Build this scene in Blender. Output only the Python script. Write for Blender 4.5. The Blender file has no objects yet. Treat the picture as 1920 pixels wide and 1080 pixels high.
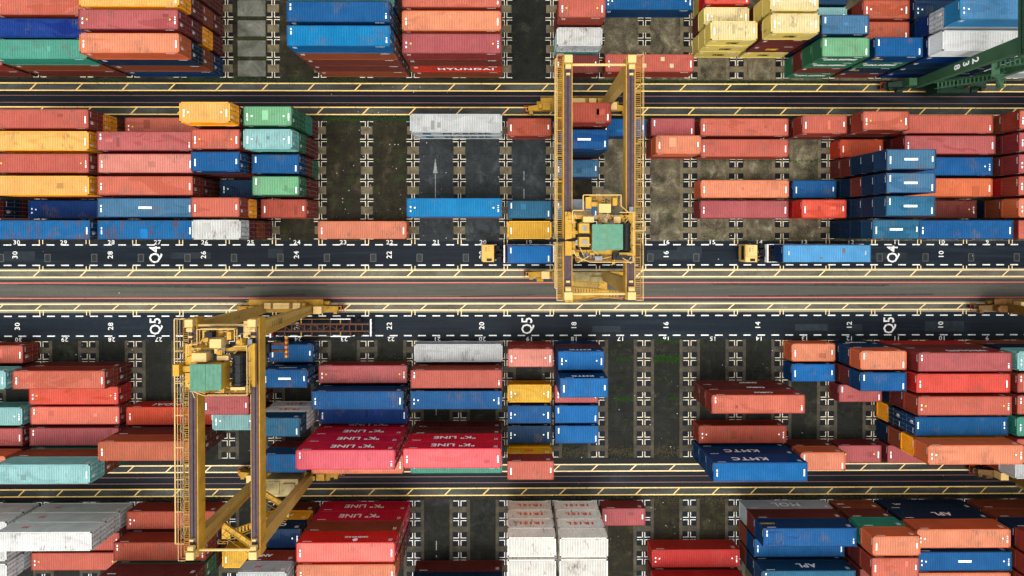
import bpy, math, random
from mathutils import Matrix, Vector
random.seed(7)
R = math.radians
sc = bpy.context.scene
col = sc.collection

# ------------------------------------------------------------------ camera
cd = bpy.data.cameras.new('camera'); cam = bpy.data.objects.new('camera', cd); col.objects.link(cam)
cd.sensor_width = 36.0; cd.lens = 1094.45 * 36 / 1920
cd.shift_x = (960 - 962.91) / 1920; cd.shift_y = (447.73 - 540) / 1920
cd.clip_start = 1; cd.clip_end = 3000
m = Matrix(((0.9999722, 0.0003549, -0.0074444, 0), (-0.0002897, 0.9999616, 0.0087552, 0),
            (0.0074472, -0.0087528, 0.9999340, 0), (0, 0, 0, 1)))
cam.matrix_world = Matrix.Translation((0, 0, 83.151)) @ m
sc.camera = cam

# ------------------------------------------------------------------ sky, sun, exposure
SUN_EL, SUN_AZ = 72, 190          # degrees; azimuth measured clockwise from +Y
w = bpy.data.worlds.new('World'); sc.world = w; w.use_nodes = True
nt = w.node_tree; nt.nodes.clear()
sky = nt.nodes.new('ShaderNodeTexSky'); sky.sky_type = 'NISHITA'; sky.sun_disc = False
sky.sun_elevation = R(SUN_EL); sky.sun_rotation = R(SUN_AZ)
sky.dust_density = 4.0; sky.air_density = 1.0; sky.ozone_density = 0.6
bg = nt.nodes.new('ShaderNodeBackground'); bg.inputs['Strength'].default_value = 0.15
hs = nt.nodes.new('ShaderNodeHueSaturation'); hs.inputs['Saturation'].default_value = 0.10
wo = nt.nodes.new('ShaderNodeOutputWorld')
nt.links.new(sky.outputs[0], hs.inputs['Color']); nt.links.new(hs.outputs[0], bg.inputs[0]); nt.links.new(bg.outputs[0], wo.inputs[0])
sl = bpy.data.lights.new('sun', 'SUN'); sl.energy = 0.9; sl.angle = R(45); sl.color = (1.0, 0.95, 0.84)
so = bpy.data.objects.new('sun', sl); col.objects.link(so)
az = R(SUN_AZ); el = R(SUN_EL)
sd = Vector((math.sin(az) * math.cos(el), math.cos(az) * math.cos(el), math.sin(el)))
so.rotation_euler = sd.to_track_quat('Z', 'Y').to_euler(); so.location = (0, 0, 60)
sc.view_settings.view_transform = 'Standard'; sc.view_settings.look = 'None'
sc.view_settings.exposure = 1.05; sc.view_settings.gamma = 1.0

# ------------------------------------------------------------------ materials
def lin(c):
    c = c / 255.0
    return c / 12.92 if c <= 0.04045 else ((c + 0.055) / 1.055) ** 2.4
KEXP = 0.52                       # display value -> surface reflectance
def rgb(t, k=KEXP): return tuple(min(0.85, lin(v) * k) for v in t) + (1.0,)

class NT:
    def __init__(s, name):
        s.m = bpy.data.materials.new(name); s.m.use_nodes = True
        s.t = s.m.node_tree; s.p = s.t.nodes['Principled BSDF']
    def n(s, typ, **kw):
        nd = s.t.nodes.new(typ)
        for k, v in kw.items(): setattr(nd, k, v)
        return nd
    def l(s, a, b): s.t.links.new(a, b)
    def coords(s, scale=(1, 1, 1), rnd=True, world=False):
        if world:
            g = s.n('ShaderNodeNewGeometry'); src = g.outputs['Position']
        else:
            g = s.n('ShaderNodeTexCoord'); src = g.outputs['Object']
        mp = s.n('ShaderNodeMapping'); mp.inputs['Scale'].default_value = scale
        if rnd:
            oi = s.n('ShaderNodeObjectInfo'); mu = s.n('ShaderNodeMath', operation='MULTIPLY'); mu.inputs[1].default_value = 91.7
            s.l(oi.outputs['Random'], mu.inputs[0])
            va = s.n('ShaderNodeVectorMath', operation='ADD'); s.l(src, va.inputs[0]); s.l(mu.outputs[0], va.inputs[1]); src = va.outputs[0]
        s.l(src, mp.inputs[0]); return mp.outputs[0]
    def noise(s, vec, scale, detail=4, rough=0.55, dist=0.0):
        n = s.n('ShaderNodeTexNoise'); n.inputs['Scale'].default_value = scale; n.inputs['Detail'].default_value = detail
        n.inputs['Roughness'].default_value = rough; n.inputs['Distortion'].default_value = dist
        s.l(vec, n.inputs['Vector']); return n.outputs['Fac']
    def ramp(s, fac, a, b, va=0.0, vb=1.0):
        mr = s.n('ShaderNodeMapRange'); mr.inputs[1].default_value = a; mr.inputs[2].default_value = b
        mr.inputs[3].default_value = va; mr.inputs[4].default_value = vb; s.l(fac, mr.inputs[0]); return mr.outputs[0]
    def mix(s, fac, a, b, blend='MIX'):
        mx = s.n('ShaderNodeMix', data_type='RGBA', blend_type=blend)
        for sock, v in ((mx.inputs[0], fac), (mx.inputs[6], a), (mx.inputs[7], b)):
            if hasattr(v, 'is_linked'): s.l(v, sock)
            else: sock.default_value = v
        return mx.outputs[2]
    def mul(s, a, b):
        mu = s.n('ShaderNodeMath', operation='MULTIPLY')
        for sock, v in ((mu.inputs[0], a), (mu.inputs[1], b)):
            if hasattr(v, 'is_linked'): s.l(v, sock)
            else: sock.default_value = v
        return mu.outputs[0]
    def out(s, color, rough=0.5, metal=0.0, spec=0.5):
        p = s.p
        if hasattr(color, 'is_linked'): s.l(color, p.inputs['Base Color'])
        else: p.inputs['Base Color'].default_value = color
        if hasattr(rough, 'is_linked'): s.l(rough, p.inputs['Roughness'])
        else: p.inputs['Roughness'].default_value = rough
        p.inputs['Metallic'].default_value = metal; p.inputs['Specular IOR Level'].default_value = spec
        return s.m
    def bump(s, fac, strength=0.2, dist=0.02):
        b = s.n('ShaderNodeBump'); b.inputs['Strength'].default_value = strength; b.inputs['Distance'].default_value = dist
        s.l(fac, b.inputs['Height']); s.l(b.outputs[0], s.p.inputs['Normal'])

MAT = {}
def paint(key, c, kind, rust=0.35):
    k = ('paint', key, kind)
    if k in MAT: return MAT[k]
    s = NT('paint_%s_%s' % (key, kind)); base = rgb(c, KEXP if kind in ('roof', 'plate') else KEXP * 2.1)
    v = s.coords(); vs = s.coords((0.35, 1, 1)) if kind == 'roof' else s.coords((1.5, 1.5, 0.25))
    big = s.noise(v, 0.45, 3, 0.6, 0.4)
    fine = s.noise(vs, 5.0, 4, 0.65)
    hi = tuple(min(.9, x * 1.07 + 0.004) for x in base[:3]) + (1,); lo = tuple(x * 0.90 for x in base[:3]) + (1,)
    colr = s.mix(s.ramp(big, 0.38, 0.66), lo, hi)
    # some roofs hold a wet, darker and more saturated patch
    if kind == 'roof':
        oi = s.n('ShaderNodeObjectInfo'); thr = s.ramp(oi.outputs['Random'], 0, 1, 0.78, 0.46)
        wetn = s.noise(s.coords((0.28, 0.9, 1)), 0.5, 5, 0.55, 0.8)
        sub = s.n('ShaderNodeMath', operation='SUBTRACT'); s.l(wetn, sub.inputs[0]); s.l(thr, sub.inputs[1])
        wet = s.ramp(sub.outputs[0], 0.065, 0.085)
        wcol = tuple(max(0.0, x * 0.74 - 0.02) for x in base[:3]) + (1,)
        colr = s.mix(s.mul(wet, 0.45), colr, wcol)
        # transverse streaks that follow the ribs
        st = s.noise(s.coords((6.0, 0.35, 1)), 1.1, 5, 0.7)
        colr = s.mix(s.ramp(st, 0.56, 0.8, 0, 0.55), colr, tuple(x * 0.5 for x in base[:3]) + (1,))
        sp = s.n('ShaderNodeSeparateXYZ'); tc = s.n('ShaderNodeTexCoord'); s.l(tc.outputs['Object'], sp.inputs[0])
        cl = s.ramp(s.noise(s.coords((.8, .9, 1)), 0.55, 3, .5), .56, .68); s2 = s.noise(s.coords((5.0, .7, 1)), 1.6, 4, .7)
        colr = s.mix(s.mul(s.mul(cl, s.ramp(s2, .46, .58)), .72), colr, (0.10, .075, .06, 1))
        colr = s.mix(.015, colr, (.30, .29, .27, 1))                     # dust film
        gr = s.ramp(sp.outputs[2], 2.549, 2.572, 0.34, 0.0)           # shade painted into the rib valleys so the ribs show
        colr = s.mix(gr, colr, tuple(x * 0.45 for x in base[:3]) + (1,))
        vor = s.n('ShaderNodeTexVoronoi'); vor.inputs['Scale'].default_value = 2.6; s.l(v, vor.inputs['Vector'])
        spots = s.ramp(vor.outputs['Distance'], 0.05, 0.025)
        colr = s.mix(s.mul(spots, 0.5), colr, (0.5, 0.46, 0.42, 1))
    dirt = s.ramp(fine, 0.52, 0.85, 0, 0.55 if kind == 'roof' else 0.45)
    colr = s.mix(dirt, colr, tuple(x * 0.55 for x in base[:3]) + (1,))
    rn = s.noise(s.coords((1.4, 0.5, 0.8) if kind == 'roof' else (2.0, 2.0, 0.4)), 0.9, 8, 0.72, 0.3)
    rust = rust + .12; rm = s.ramp(rn, 0.72 - 0.2 * rust, 0.78 - 0.16 * rust)
    colr = s.mix(s.mul(rm, 0.75), colr, (0.085, 0.035, 0.02, 1))
    ro = s.ramp(big, 0.3, 0.7, 0.32, 0.5)
    if kind == 'roof': ro = s.ramp(wet, 0, 1, 0.42, 0.22)
    oj = s.n('ShaderNodeObjectInfo'); hv = s.n('ShaderNodeHueSaturation'); s.l(s.ramp(oj.outputs['Random'], 0, 1, 0.90, 1.06), hv.inputs['Value'])
    s.l(s.ramp(s.mul(oj.outputs['Random'], 7.3), 0, 7.3, 0.497, 0.503), hv.inputs['Hue']); s.l(colr, hv.inputs['Color']); colr = hv.outputs[0]
    s.bump(fine, 0.15, 0.01)
    MAT[k] = s.out(colr, ro, 0.0, 0.06)
    return MAT[k]

def simple(name, c, rough=0.5, metal=0.0, var=0.25, scale=2.0, k=KEXP, rnd=True, dirt=None):
    key = ('s', name)
    if key in MAT: return MAT[key]
    s = NT(name); base = rgb(c, k); v = s.coords(rnd=rnd)
    n = s.noise(v, scale, 5, 0.6)
    colr = s.mix(s.ramp(n, 0.3, 0.7), tuple(x * (1 - var) for x in base[:3]) + (1,), tuple(min(.9, x * (1 + var * .6)) for x in base[:3]) + (1,))
    if dirt:
        n2 = s.noise(s.coords((1, 1, .5)), 1.3, 7, 0.7, 0.5)
        colr = s.mix(s.ramp(n2, 0.54, 0.72, 0, dirt), colr, (0.05, 0.025, 0.015, 1))
    MAT[key] = s.out(colr, rough, metal, 0.5 if rough < .2 else .16); return MAT[key]

def ground_mat(name, a, b, c, scale, rough=(0.45, 0.8), moss=0.0, streak=(1, 1, 1), cracks=False, speck=0.0, joints=0.0):
    """three-tone worn paving; a dark, b mid, c light (display rgb)"""
    key = ('g', name)
    if key in MAT: return MAT[key]
    def rgb(t, k=.44): return tuple(min(0.85, lin(v) * k) for v in t) + (1.0,)
    s = NT(name); v = s.coords(streak, rnd=False, world=True); v1 = s.coords((1, 1, 1), rnd=False, world=True)
    n1 = s.noise(v, scale, 8, 0.62, 0.6); n2 = s.noise(v1, scale * 4.3, 6, 0.7); n3 = s.noise(v1, 9.0, 3, 0.7)
    colr = s.mix(s.ramp(n1, 0.36, 0.54), rgb(a), rgb(b))
    colr = s.mix(s.ramp(n1, 0.55, 0.72), colr, rgb(c))
    colr = s.mix(s.ramp(n2, 0.4, 0.8, 0, 0.6), colr, rgb(a))
    colr = s.mix(s.ramp(n3, 0.42, 0.72, 0, 0.35), colr, rgb(c))
    if speck:
        vor = s.n('ShaderNodeTexVoronoi'); vor.inputs['Scale'].default_value = 1.7; s.l(v1, vor.inputs['Vector'])
        colr = s.mix(s.mul(s.ramp(vor.outputs['Distance'], 0.06, 0.035), speck), colr, rgb((210, 210, 200)))
    if moss:
        mn = s.noise(v1, 0.55, 7, 0.65, 0.3); mm = s.ramp(mn, 0.62 - 0.12 * moss, 0.70 - 0.1 * moss)
        mf = s.mul(mm, s.ramp(n3, 0.35, 0.6, 0.1, 0.8)); colr = s.mix(mf, colr, rgb((62, 78, 36)))
    if cracks:
        vo = s.n('ShaderNodeTexVoronoi', feature='DISTANCE_TO_EDGE'); vo.inputs['Scale'].default_value = 0.22
        ds = s.n('ShaderNodeVectorMath', operation='ADD'); nn = s.n('ShaderNodeTexNoise'); nn.inputs['Scale'].default_value = 1.5; s.l(v1, nn.inputs['Vector'])
        s.l(v1, ds.inputs[0]); s.l(nn.outputs['Color'], ds.inputs[1]); s.l(ds.outputs[0], vo.inputs['Vector'])
        cr = s.ramp(vo.outputs['Distance'], 0.0, 0.012, 0.7, 0.0); colr = s.mix(cr, colr, rgb(a))
    ro = s.ramp(n1, 0.35, 0.62, rough[0], rough[1])
    s.bump(n3, 0.3, 0.01)
    if joints:
        br = s.n('ShaderNodeTexBrick'); br.inputs['Scale'].default_value = 1.0; br.inputs['Brick Width'].default_value = 3.3; br.inputs['Row Height'].default_value = 2.833
        br.inputs['Mortar Size'].default_value = 0.03; br.inputs['Mortar'].default_value = (0.25, .25, .25, 1); br.inputs['Color1'].default_value = (1, 1, 1, 1); br.inputs['Color2'].default_value = (.62, .62, .62, 1)
        br.inputs['Bias'].default_value = -.2; s.l(s.coords((1, 1, 1), rnd=False, world=True), br.inputs['Vector']); colr = s.mix(joints, colr, br.outputs['Color'], 'MULTIPLY')
        vs2 = s.n('ShaderNodeTexVoronoi'); vs2.inputs['Scale'].default_value = .45; s.l(v1, vs2.inputs['Vector'])
        colr = s.mix(s.ramp(vs2.outputs['Distance'], .28, .05, 0, .7), colr, rgb(a))
    if streak[0] < .2:
        tn = s.noise(s.coords((.015, 1.6, 1), rnd=False, world=True), 1.0, 4, .6); colr = s.mix(s.ramp(tn, .48, .62, 0, .5), colr, rgb(a))
        t3 = s.noise(s.coords((.06, 3.2, 1), rnd=False, world=True), 1.0, 3, .6); colr = s.mix(s.ramp(t3, .56, .72, 0, .5), colr, rgb(c))
    MAT[key] = s.out(colr, ro, 0.0, 0.06); return MAT[key]

def road_paint(name, c, wear=0.5):
    key = ('r', name)
    if key in MAT: return MAT[key]
    s = NT(name); v = s.coords(rnd=False, world=True)
    n = s.noise(v, 3.2, 8, 0.75); n2 = s.noise(v, 0.16, 4, 0.6)
    f = s.ramp(n, 0.60 - 0.14 * wear, 0.70 - 0.14 * wear, 0, 0.85)
    colr = s.mix(f, rgb(c, 0.66), rgb((60, 60, 58)))
    colr = s.mix(s.ramp(n2, 0.45, 0.7, 0, 0.35 * wear), colr, rgb((130, 110, 80)))
    MAT[key] = s.out(colr, 0.55); return MAT[key]

# ------------------------------------------------------------------ mesh builder
class MB:
    def __init__(s): s.v = []; s.f = []; s.mi = []
    def quad(s, pts, mi=0):
        n = len(s.v); s.v += [tuple(p) for p in pts]; s.f.append(tuple(range(n, n + len(pts)))); s.mi.append(mi)
    def rect(s, x0, x1, y0, y1, z, mi=0): s.quad(((x0, y0, z), (x1, y0, z), (x1, y1, z), (x0, y1, z)), mi)
    def box(s, x0, x1, y0, y1, z0, z1, mi=0, skip=''):
        n = len(s.v)
        s.v += [(x0, y0, z0), (x1, y0, z0), (x1, y1, z0), (x0, y1, z0), (x0, y0, z1), (x1, y0, z1), (x1, y1, z1), (x0, y1, z1)]
        for nm, f in (('b', (3, 2, 1, 0)), ('t', (4, 5, 6, 7)), ('s', (0, 1, 5, 4)), ('e', (1, 2, 6, 5)), ('n', (2, 3, 7, 6)), ('w', (3, 0, 4, 7))):
            if nm not in skip: s.f.append(tuple(n + i for i in f)); s.mi.append(mi)
    def loft(s, rings, mi=0, caps=True):
        k = len(rings[0]); n = len(s.v)
        for r in rings: s.v += [tuple(p) for p in r]
        for j in range(len(rings) - 1):
            for i in range(k):
                a = n + j * k + i; b = n + j * k + (i + 1) % k
                s.f.append((a, b, b + k, a + k)); s.mi.append(mi)
        if caps:
            s.f.append(tuple(reversed(range(n, n + k)))); s.mi.append(mi)
            e = n + (len(rings) - 1) * k; s.f.append(tuple(range(e, e + k))); s.mi.append(mi)
    def tube(s, a, b, r, k=6, mi=0, r2=None):
        a = Vector(a); b = Vector(b); d = (b - a)
        if d.length < 1e-6: return
        d.normalize(); u = d.orthogonal().normalized(); w_ = d.cross(u); r2 = r if r2 is None else r2
        rings = []
        for p, rr in ((a, r), (b, r2)):
            rings.append([p + (u * math.cos(2 * math.pi * i / k) + w_ * math.sin(2 * math.pi * i / k)) * rr for i in range(k)])
        s.loft(rings, mi)
    def path(s, pts, r, k=6, mi=0):
        for a, b in zip(pts, pts[1:]): s.tube(a, b, r, k, mi)
    def beam(s, a, b, wid, hei, mi=0, wid2=None, hei2=None):
        """box beam from a to b; wid across, hei the other way"""
        a = Vector(a); b = Vector(b); d = (b - a).normalized()
        up = Vector((0, 0, 1)) if abs(d.z) < 0.9 else Vector((0, 1, 0))
        x = d.cross(up).normalized(); y = x.cross(d).normalized(); rings = []
        for p, ww, hh in ((a, wid, hei), (b, wid2 or wid, hei2 or hei)):
            rings.append([p + x * sx * ww / 2 + y * sy * hh / 2 for sx, sy in ((-1, -1), (1, -1), (1, 1), (-1, 1))])
        s.loft(rings, mi)
    def mesh(s, name, smooth=False):
        me = bpy.data.meshes.new(name); me.from_pydata(s.v, [], s.f)
        for p, i in zip(me.polygons, s.mi): p.material_index = i; p.use_smooth = smooth
        me.update(); return me
    def build(s, name, mats, parent=None, loc=(0, 0, 0), smooth=False):
        me = s.mesh(name, smooth)
        for mm in (mats if isinstance(mats, (list, tuple)) else [mats]): me.materials.append(mm)
        o = bpy.data.objects.new(name, me); col.objects.link(o); o.location = loc
        if parent: o.parent = parent
        return o

def tag(o, label=None, cat=None, group=None, kind=None):
    if label: o['label'] = label
    if cat: o['category'] = cat
    if group: o['group'] = group
    if kind: o['kind'] = kind
    return o
def empty(name, loc, rz=0):
    o = bpy.data.objects.new(name, None); col.objects.link(o); o.location = loc; o.rotation_euler = (0, 0, rz)
    o.empty_display_size = 0.5; return o
def struct(o): o['kind'] = 'structure'; return o

TXT = {}
def text_mesh(body, size, bold=0.0, extrude=0.002, spacing=1.0):
    key = (body, size, bold, extrude, spacing)
    if key in TXT: return TXT[key]
    cu = bpy.data.curves.new('lettering', 'FONT'); cu.body = body; cu.size = size; cu.align_x = 'CENTER'; cu.align_y = 'CENTER'
    cu.offset = bold; cu.extrude = extrude; cu.resolution_u = 2; cu.space_character = spacing
    o = bpy.data.objects.new('lettering_source', cu); col.objects.link(o)
    dg = bpy.context.evaluated_depsgraph_get(); dg.update()
    me = bpy.data.meshes.new_from_object(o.evaluated_get(dg)); me.name = 'lettering'; me.materials.clear(); me.materials.append(None)
    bpy.data.objects.remove(o); TXT[key] = me; return me
def put_text(name, body, size, mat, loc, rot, parent=None, bold=0.0, sx=1.0, spacing=1.0):
    o = bpy.data.objects.new(name, text_mesh(body, size, bold, 0.002, spacing)); col.objects.link(o)
    o.location = loc; o.rotation_euler = rot; o.scale = (sx, 1, 1)
    o.material_slots[0].link = 'OBJECT'; o.material_slots[0].material = mat
    if parent: o.parent = parent
    return o

# ------------------------------------------------------------------ yard grid (metres)
X0, P, RP = -72.89, 6.58137, 2.83288
BLK = {'T': (21.999, 1), 'A': (16.083, -1), 'B': (-15.127, -1), 'C': (-38.025, -1)}
def bx(k): return X0 + P * k
def line(b, j): y, s = BLK[b]; return y + s * j * RP
def rowc(b, r): return (line(b, r - 1) + line(b, r)) / 2

# ------------------------------------------------------------------ ground
Z0 = -0.030
G_base = ground_mat('base_asphalt', (22, 25, 26), (38, 41, 41), (62, 64, 60), 0.12, (0.4, 0.7))
g = MB(); g.rect(-900, 900, -900, 900, Z0); struct(g.build('ground', G_base))
XL, XR = -130, 130
def strip(name, y0, y1, z, mat, x0=XL, x1=XR):
    g = MB(); g.rect(x0, x1, min(y0, y1), max(y0, y1), z); return struct(g.build(name, mat))
M_lane = ground_mat('lane_asphalt', (18, 26, 36), (32, 43, 54), (56, 68, 78), 0.35, (0.42, 0.62), streak=(0.12, 1, 1))
M_runway = ground_mat('runway_concrete', (84, 83, 76), (126, 123, 111), (160, 155, 138), 0.4, (0.5, 0.8), streak=(0.35, 1, 1))
M_runwayd = ground_mat('runway_dark_concrete', (46, 49, 48), (84, 88, 85), (122, 125, 118), 0.4, (0.35, 0.7), streak=(0.3, 1, 1))
M_mid = ground_mat('middle_road', (90, 89, 82), (110, 108, 99), (126, 124, 112), 0.5, (0.6, 0.8), streak=(0.08, 1, 1))
M_midedge = ground_mat('middle_road_edge', (55, 58, 60), (80, 82, 82), (105, 105, 100), 0.6, (0.5, 0.8), streak=(0.05, 1, 1))
M_pale = ground_mat('pale_concrete_edge', (150, 144, 122), (184, 176, 150), (208, 198, 168), 0.6, (0.6, 0.8), streak=(0.1, 1, 1))
M_tlane = ground_mat('wet_lane_asphalt', (14, 16, 20), (24, 28, 33), (58, 68, 74), 0.12, (0.28, 0.6), streak=(0.45, 1, 1))
strip('road', 20.2, 18.02, Z0 + .004, M_tlane)
strip('road', -34.1, -36.3, Z0 + .004, M_tlane)
strip('crane_runway', 21.45, 20.2, Z0 + .006, M_runwayd); strip('crane_runway', 18.02, 16.8, Z0 + .006, M_runwayd)
strip('road', -0.98, -4.93, Z0 + .004, M_lane); strip('road', -11.25, -15.12, Z0 + .004, M_lane)
strip('crane_runway', -4.93, -6.5, Z0 + .004, M_runway); strip('crane_runway', -9.72, -11.25, Z0 + .004, M_runway)
strip('crane_runway', -5.0, -5.32, Z0 + .008, M_pale); strip('crane_runway', -6.03, -6.4, Z0 + .008, M_pale)
strip('crane_runway', -9.75, -10.1, Z0 + .008, M_pale); strip('crane_runway', -10.76, -11.18, Z0 + .008, M_pale)
strip('road', -6.5, -9.72, Z0 + .004, M_mid); strip('road', -6.5, -6.85, Z0 + .008, M_midedge); strip('road', -9.25, -9.72, Z0 + .008, M_midedge)
strip('crane_runway', -32.9, -34.1, Z0 + .006, M_runwayd); strip('crane_runway', -36.3, -37.5, Z0 + .006, M_runwayd)

# storage blocks: bay slabs of different age
M_dirt = ground_mat('brown_yard_asphalt', (26, 24, 18), (57, 52, 39), (100, 92, 70), 0.5, (0.5, 0.85), moss=0.55, cracks=True, speck=.6, joints=.7)
M_blue = ground_mat('blue_grey_yard_asphalt', (32, 36, 38), (60, 66, 68), (108, 116, 118), 0.42, (0.3, 0.7), cracks=True, speck=.6, joints=.7)
M_mottle = ground_mat('mottled_yard_concrete', (48, 43, 32), (118, 108, 84), (196, 186, 156), 0.5, (0.5, 0.85), moss=0.35, speck=.5, joints=.35)
M_black = ground_mat('black_yard_asphalt', (18, 20, 18), (40, 42, 37), (80, 79, 68), 0.4, (0.32, 0.8), moss=0.35, cracks=True, speck=.5, joints=.7)
M_grey = ground_mat('grey_yard_concrete', (86, 87, 78), (128, 128, 116), (160, 160, 146), 0.5, (0.5, 0.85), moss=0.25)
M_beige = ground_mat('beige_pad_concrete', (98, 88, 68), (136, 124, 98), (166, 152, 122), 0.9, (0.5, 0.8))
M_brownpad = ground_mat('brown_pad_concrete', (66, 60, 50), (96, 89, 76), (126, 117, 98), 0.8, (0.5, 0.8))
M_darkpad = ground_mat('dark_pad_steel', (18, 23, 28), (28, 35, 42), (50, 54, 58), 0.9, (0.4, 0.7))
ROWS = {'T': 7, 'A': 6, 'B': 6, 'C': 6}
def bay_mat(b, k):
    if b == 'T': return M_black if k in (11,) else M_mottle if k >= 13 else M_dirt if k != 5 else M_dirt
    if b == 'A': return M_dirt if k in (6, 7, 8, 5, 12) else M_blue if k in (9, 10, 11) else M_mottle if k >= 13 else M_dirt
    if b == 'B': return M_black
    return M_black if k < 13 else M_dirt
for b in 'TABC':
    n = ROWS[b]
    for k in range(-4, 27):
        g = MB(); ya, yb = line(b, -0.05), line(b, n + (.05 if b in 'AB' else 0)); g.rect(bx(k) + .012, bx(k + 1) - .012, min(ya, yb), max(ya, yb), Z0 + .005)
        struct(g.build('yard_slab', bay_mat(b, k)))
g = MB()
for j in range(0, 7): g.rect(bx(5) + 1.55, bx(6) - 1.1, line('T', j) + .28, line('T', j + 1) - .28, Z0 + .011)
struct(g.build('yard_slab', M_grey))
# pad columns under the corner marks
def columns(b, k):
    n = ROWS[b]; x = bx(k); wide = (b in 'BC') or k >= 15
    ya, yb = sorted((line(b, 0), line(b, n)))
    hw = 1.46 if wide else 0.82
    base = M_beige if (b in 'AT') else M_brownpad
    g = MB()
    if wide: g.rect(x - hw, x + hw, ya + .02, yb - .02, Z0 + .010)
    else:
        for j in range(n):
            y = rowc(b, j + 1); g.rect(x - hw, x + hw, y - .58, y + .58, Z0 + .010)
    struct(g.build('concrete_pad', base))
    g = MB(); s = 1.02 if wide else 0.84
    for j in range(n + 1):
        y = line(b, j)
        if b in 'ABC' and j in (0, n) or (b == 'T' and j == 0):
            inner = -1 if (j == 0) == (BLK[b][1] < 0) else 1
            y0, y1 = (y - s, y - .02) if inner < 0 else (y + .02, y + s)
        else: y0, y1 = y - s, y + s
        if wide:
            g.rect(x - s, x - .09, y0, y1, Z0 + .014); g.rect(x + .09, x + s, y0, y1, Z0 + .014)
        else: g.rect(x - s, x + s, y0, y1, Z0 + .014)
    struct(g.build('dark_pad', M_darkpad))
P_white = road_paint('white_road_paint', (250, 250, 244), 0.5)
P_cream = road_paint('cream_corner_paint', (240, 226, 196), 0.5)
P_yel = road_paint('cream_yellow_road_paint', (255, 222, 158), 0.3)
P_yel2 = road_paint('yellow_road_paint', (252, 208, 110), 0.4)
P_red = road_paint('red_road_paint', (215, 95, 80), 0.3)
P_redd = road_paint('dull_red_road_paint', (120, 62, 62), 0.7)
P_grey = road_paint('worn_grey_paint', (150, 155, 152), 0.9)
ZM = Z0 + .019
for b in 'TABC':
    gw = MB(); n = ROWS[b]
    for k in range(-4, 27):
        columns(b, k); x = bx(k)
        for j in range(n + 1):
            y = line(b, j)
            for sx in (-1, 1):
                for sy in (-1, 1):
                    inside = (sy * BLK[b][1] > 0) if j == 0 else (sy * BLK[b][1] < 0) if j == n else True
                    if not inside: continue
                    o, L, t = .13, .80, .092
                    g2 = gw
                    xa, xb = sorted((x + sx * o, x + sx * (o + t))); ya, yb = sorted((y + sy * o, y + sy * (o + L)))
                    g2.rect(xa, xb, ya, yb, ZM)
                    xa, xb = sorted((x + sx * (o + t), x + sx * (o + L))); ya, yb = sorted((y + sy * o, y + sy * (o + t)))
                    g2.rect(xa, xb, ya, yb, ZM)
    struct(gw.build('corner_marks', P_cream if b != 'C' else P_white))
# runway double lines with slanting bars
def runway(ya, yb, mat, pitch, first, lean=.42, wid=.16):
    g = MB(); g.rect(XL, XR, ya - wid / 2, ya + wid / 2, ZM); g.rect(XL, XR, yb - wid / 2, yb + wid / 2, ZM)
    x = first
    while x > XL + 3: x -= pitch
    while x < XR - 2:
        t = .11; g.quad(((x - lean - t, yb + wid / 2 + .002, ZM), (x - lean + t, yb + wid / 2 + .002, ZM), (x + lean + t, ya - wid / 2 - .002, ZM), (x + lean - t, ya - wid / 2 - .002, ZM)))
        x += pitch + (random.uniform(-.12, .12))
    struct(g.build('runway_lines', mat))
runway(21.31, 20.29, P_yel2, P, bx(1) - .5); runway(17.94, 16.92, P_yel2, P, bx(4) - .1)
runway(-5.20, -6.15, P_yel, P, bx(1) - .3); runway(-9.99, -10.87, P_yel, 5.5, -71.4)
runway(-33.04, -33.99, P_yel, 5.5, -53.9); runway(-36.40, -37.40, P_yel2, 5.5, -47.4)
g = MB()
for y in (-6.98, -9.15): g.rect(XL, XR, y - .075, y + .075, ZM)
struct(g.build('red_line', P_red))
g = MB()
for y in (19.57, 18.59, -34.72, -35.60): g.rect(XL, XR, y - .05, y + .05, ZM)
struct(g.build('red_line', P_redd))
# dashed lane edges, bay ticks
g = MB()
for y in (-1.58, -4.47, -11.70, -14.52):
    x = -71.05 - 30 * 2.021
    while x < XR: g.rect(x - .55, x + .55, y - .08, y + .08, ZM); x += 2.021
struct(g.build('dashed_line', P_white))
g = MB()
for k in range(-4, 27):
    for s in (-.24, .24):
        x = bx(k) + s
        g.rect(x - .06, x + .06, -1.46, -.86, ZM + .002); g.rect(x - .06, x + .06, -5.12, -4.6, ZM + .002); g.rect(x - .06, x + .06, -11.57, -10.95, ZM + .002)
struct(g.build('bay_ticks', P_yel))
for k in range(-2, 24):
    nm = str(30 - k); xc = bx(k) + P / 2
    struct(put_text('bay_number', nm, .86, P_white, (xc - .05 + random.uniform(-.12, .12), -1.24, ZM + .003), (0, 0, 0), None, .008, 1.12, 1.08))
    struct(put_text('bay_number', nm, .86, P_white, (xc + random.uniform(-.12, .12), -14.98, ZM + .003), (0, 0, math.pi), None, .008, 1.12, 1.08))
    if k % 2 == 0:
        struct(put_text('bay_number', nm, 1.02, P_white, (xc - .1 if k else xc - .35, -3.0, ZM + .003), (0, 0, math.pi / 2), None, .010, 1.05, 1.05))
        struct(put_text('bay_number', nm, 1.02, P_white, (xc - .1, -13.13, ZM + .003), (0, 0, math.pi / 2), None, .010, 1.05, 1.05))
for s, x, y in (('Q4', -50.2, -2.96), ('Q4', 54.95, -2.96), ('Q5', -50.2, -13.13), ('Q5', 2.6, -13.13), ('Q5', 54.5, -13.13)):
    struct(put_text('lane_name', s, 2.2, P_white, (x, y, ZM + .003), (0, 0, math.pi / 2), None, .02, .86, 1.0))
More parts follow.
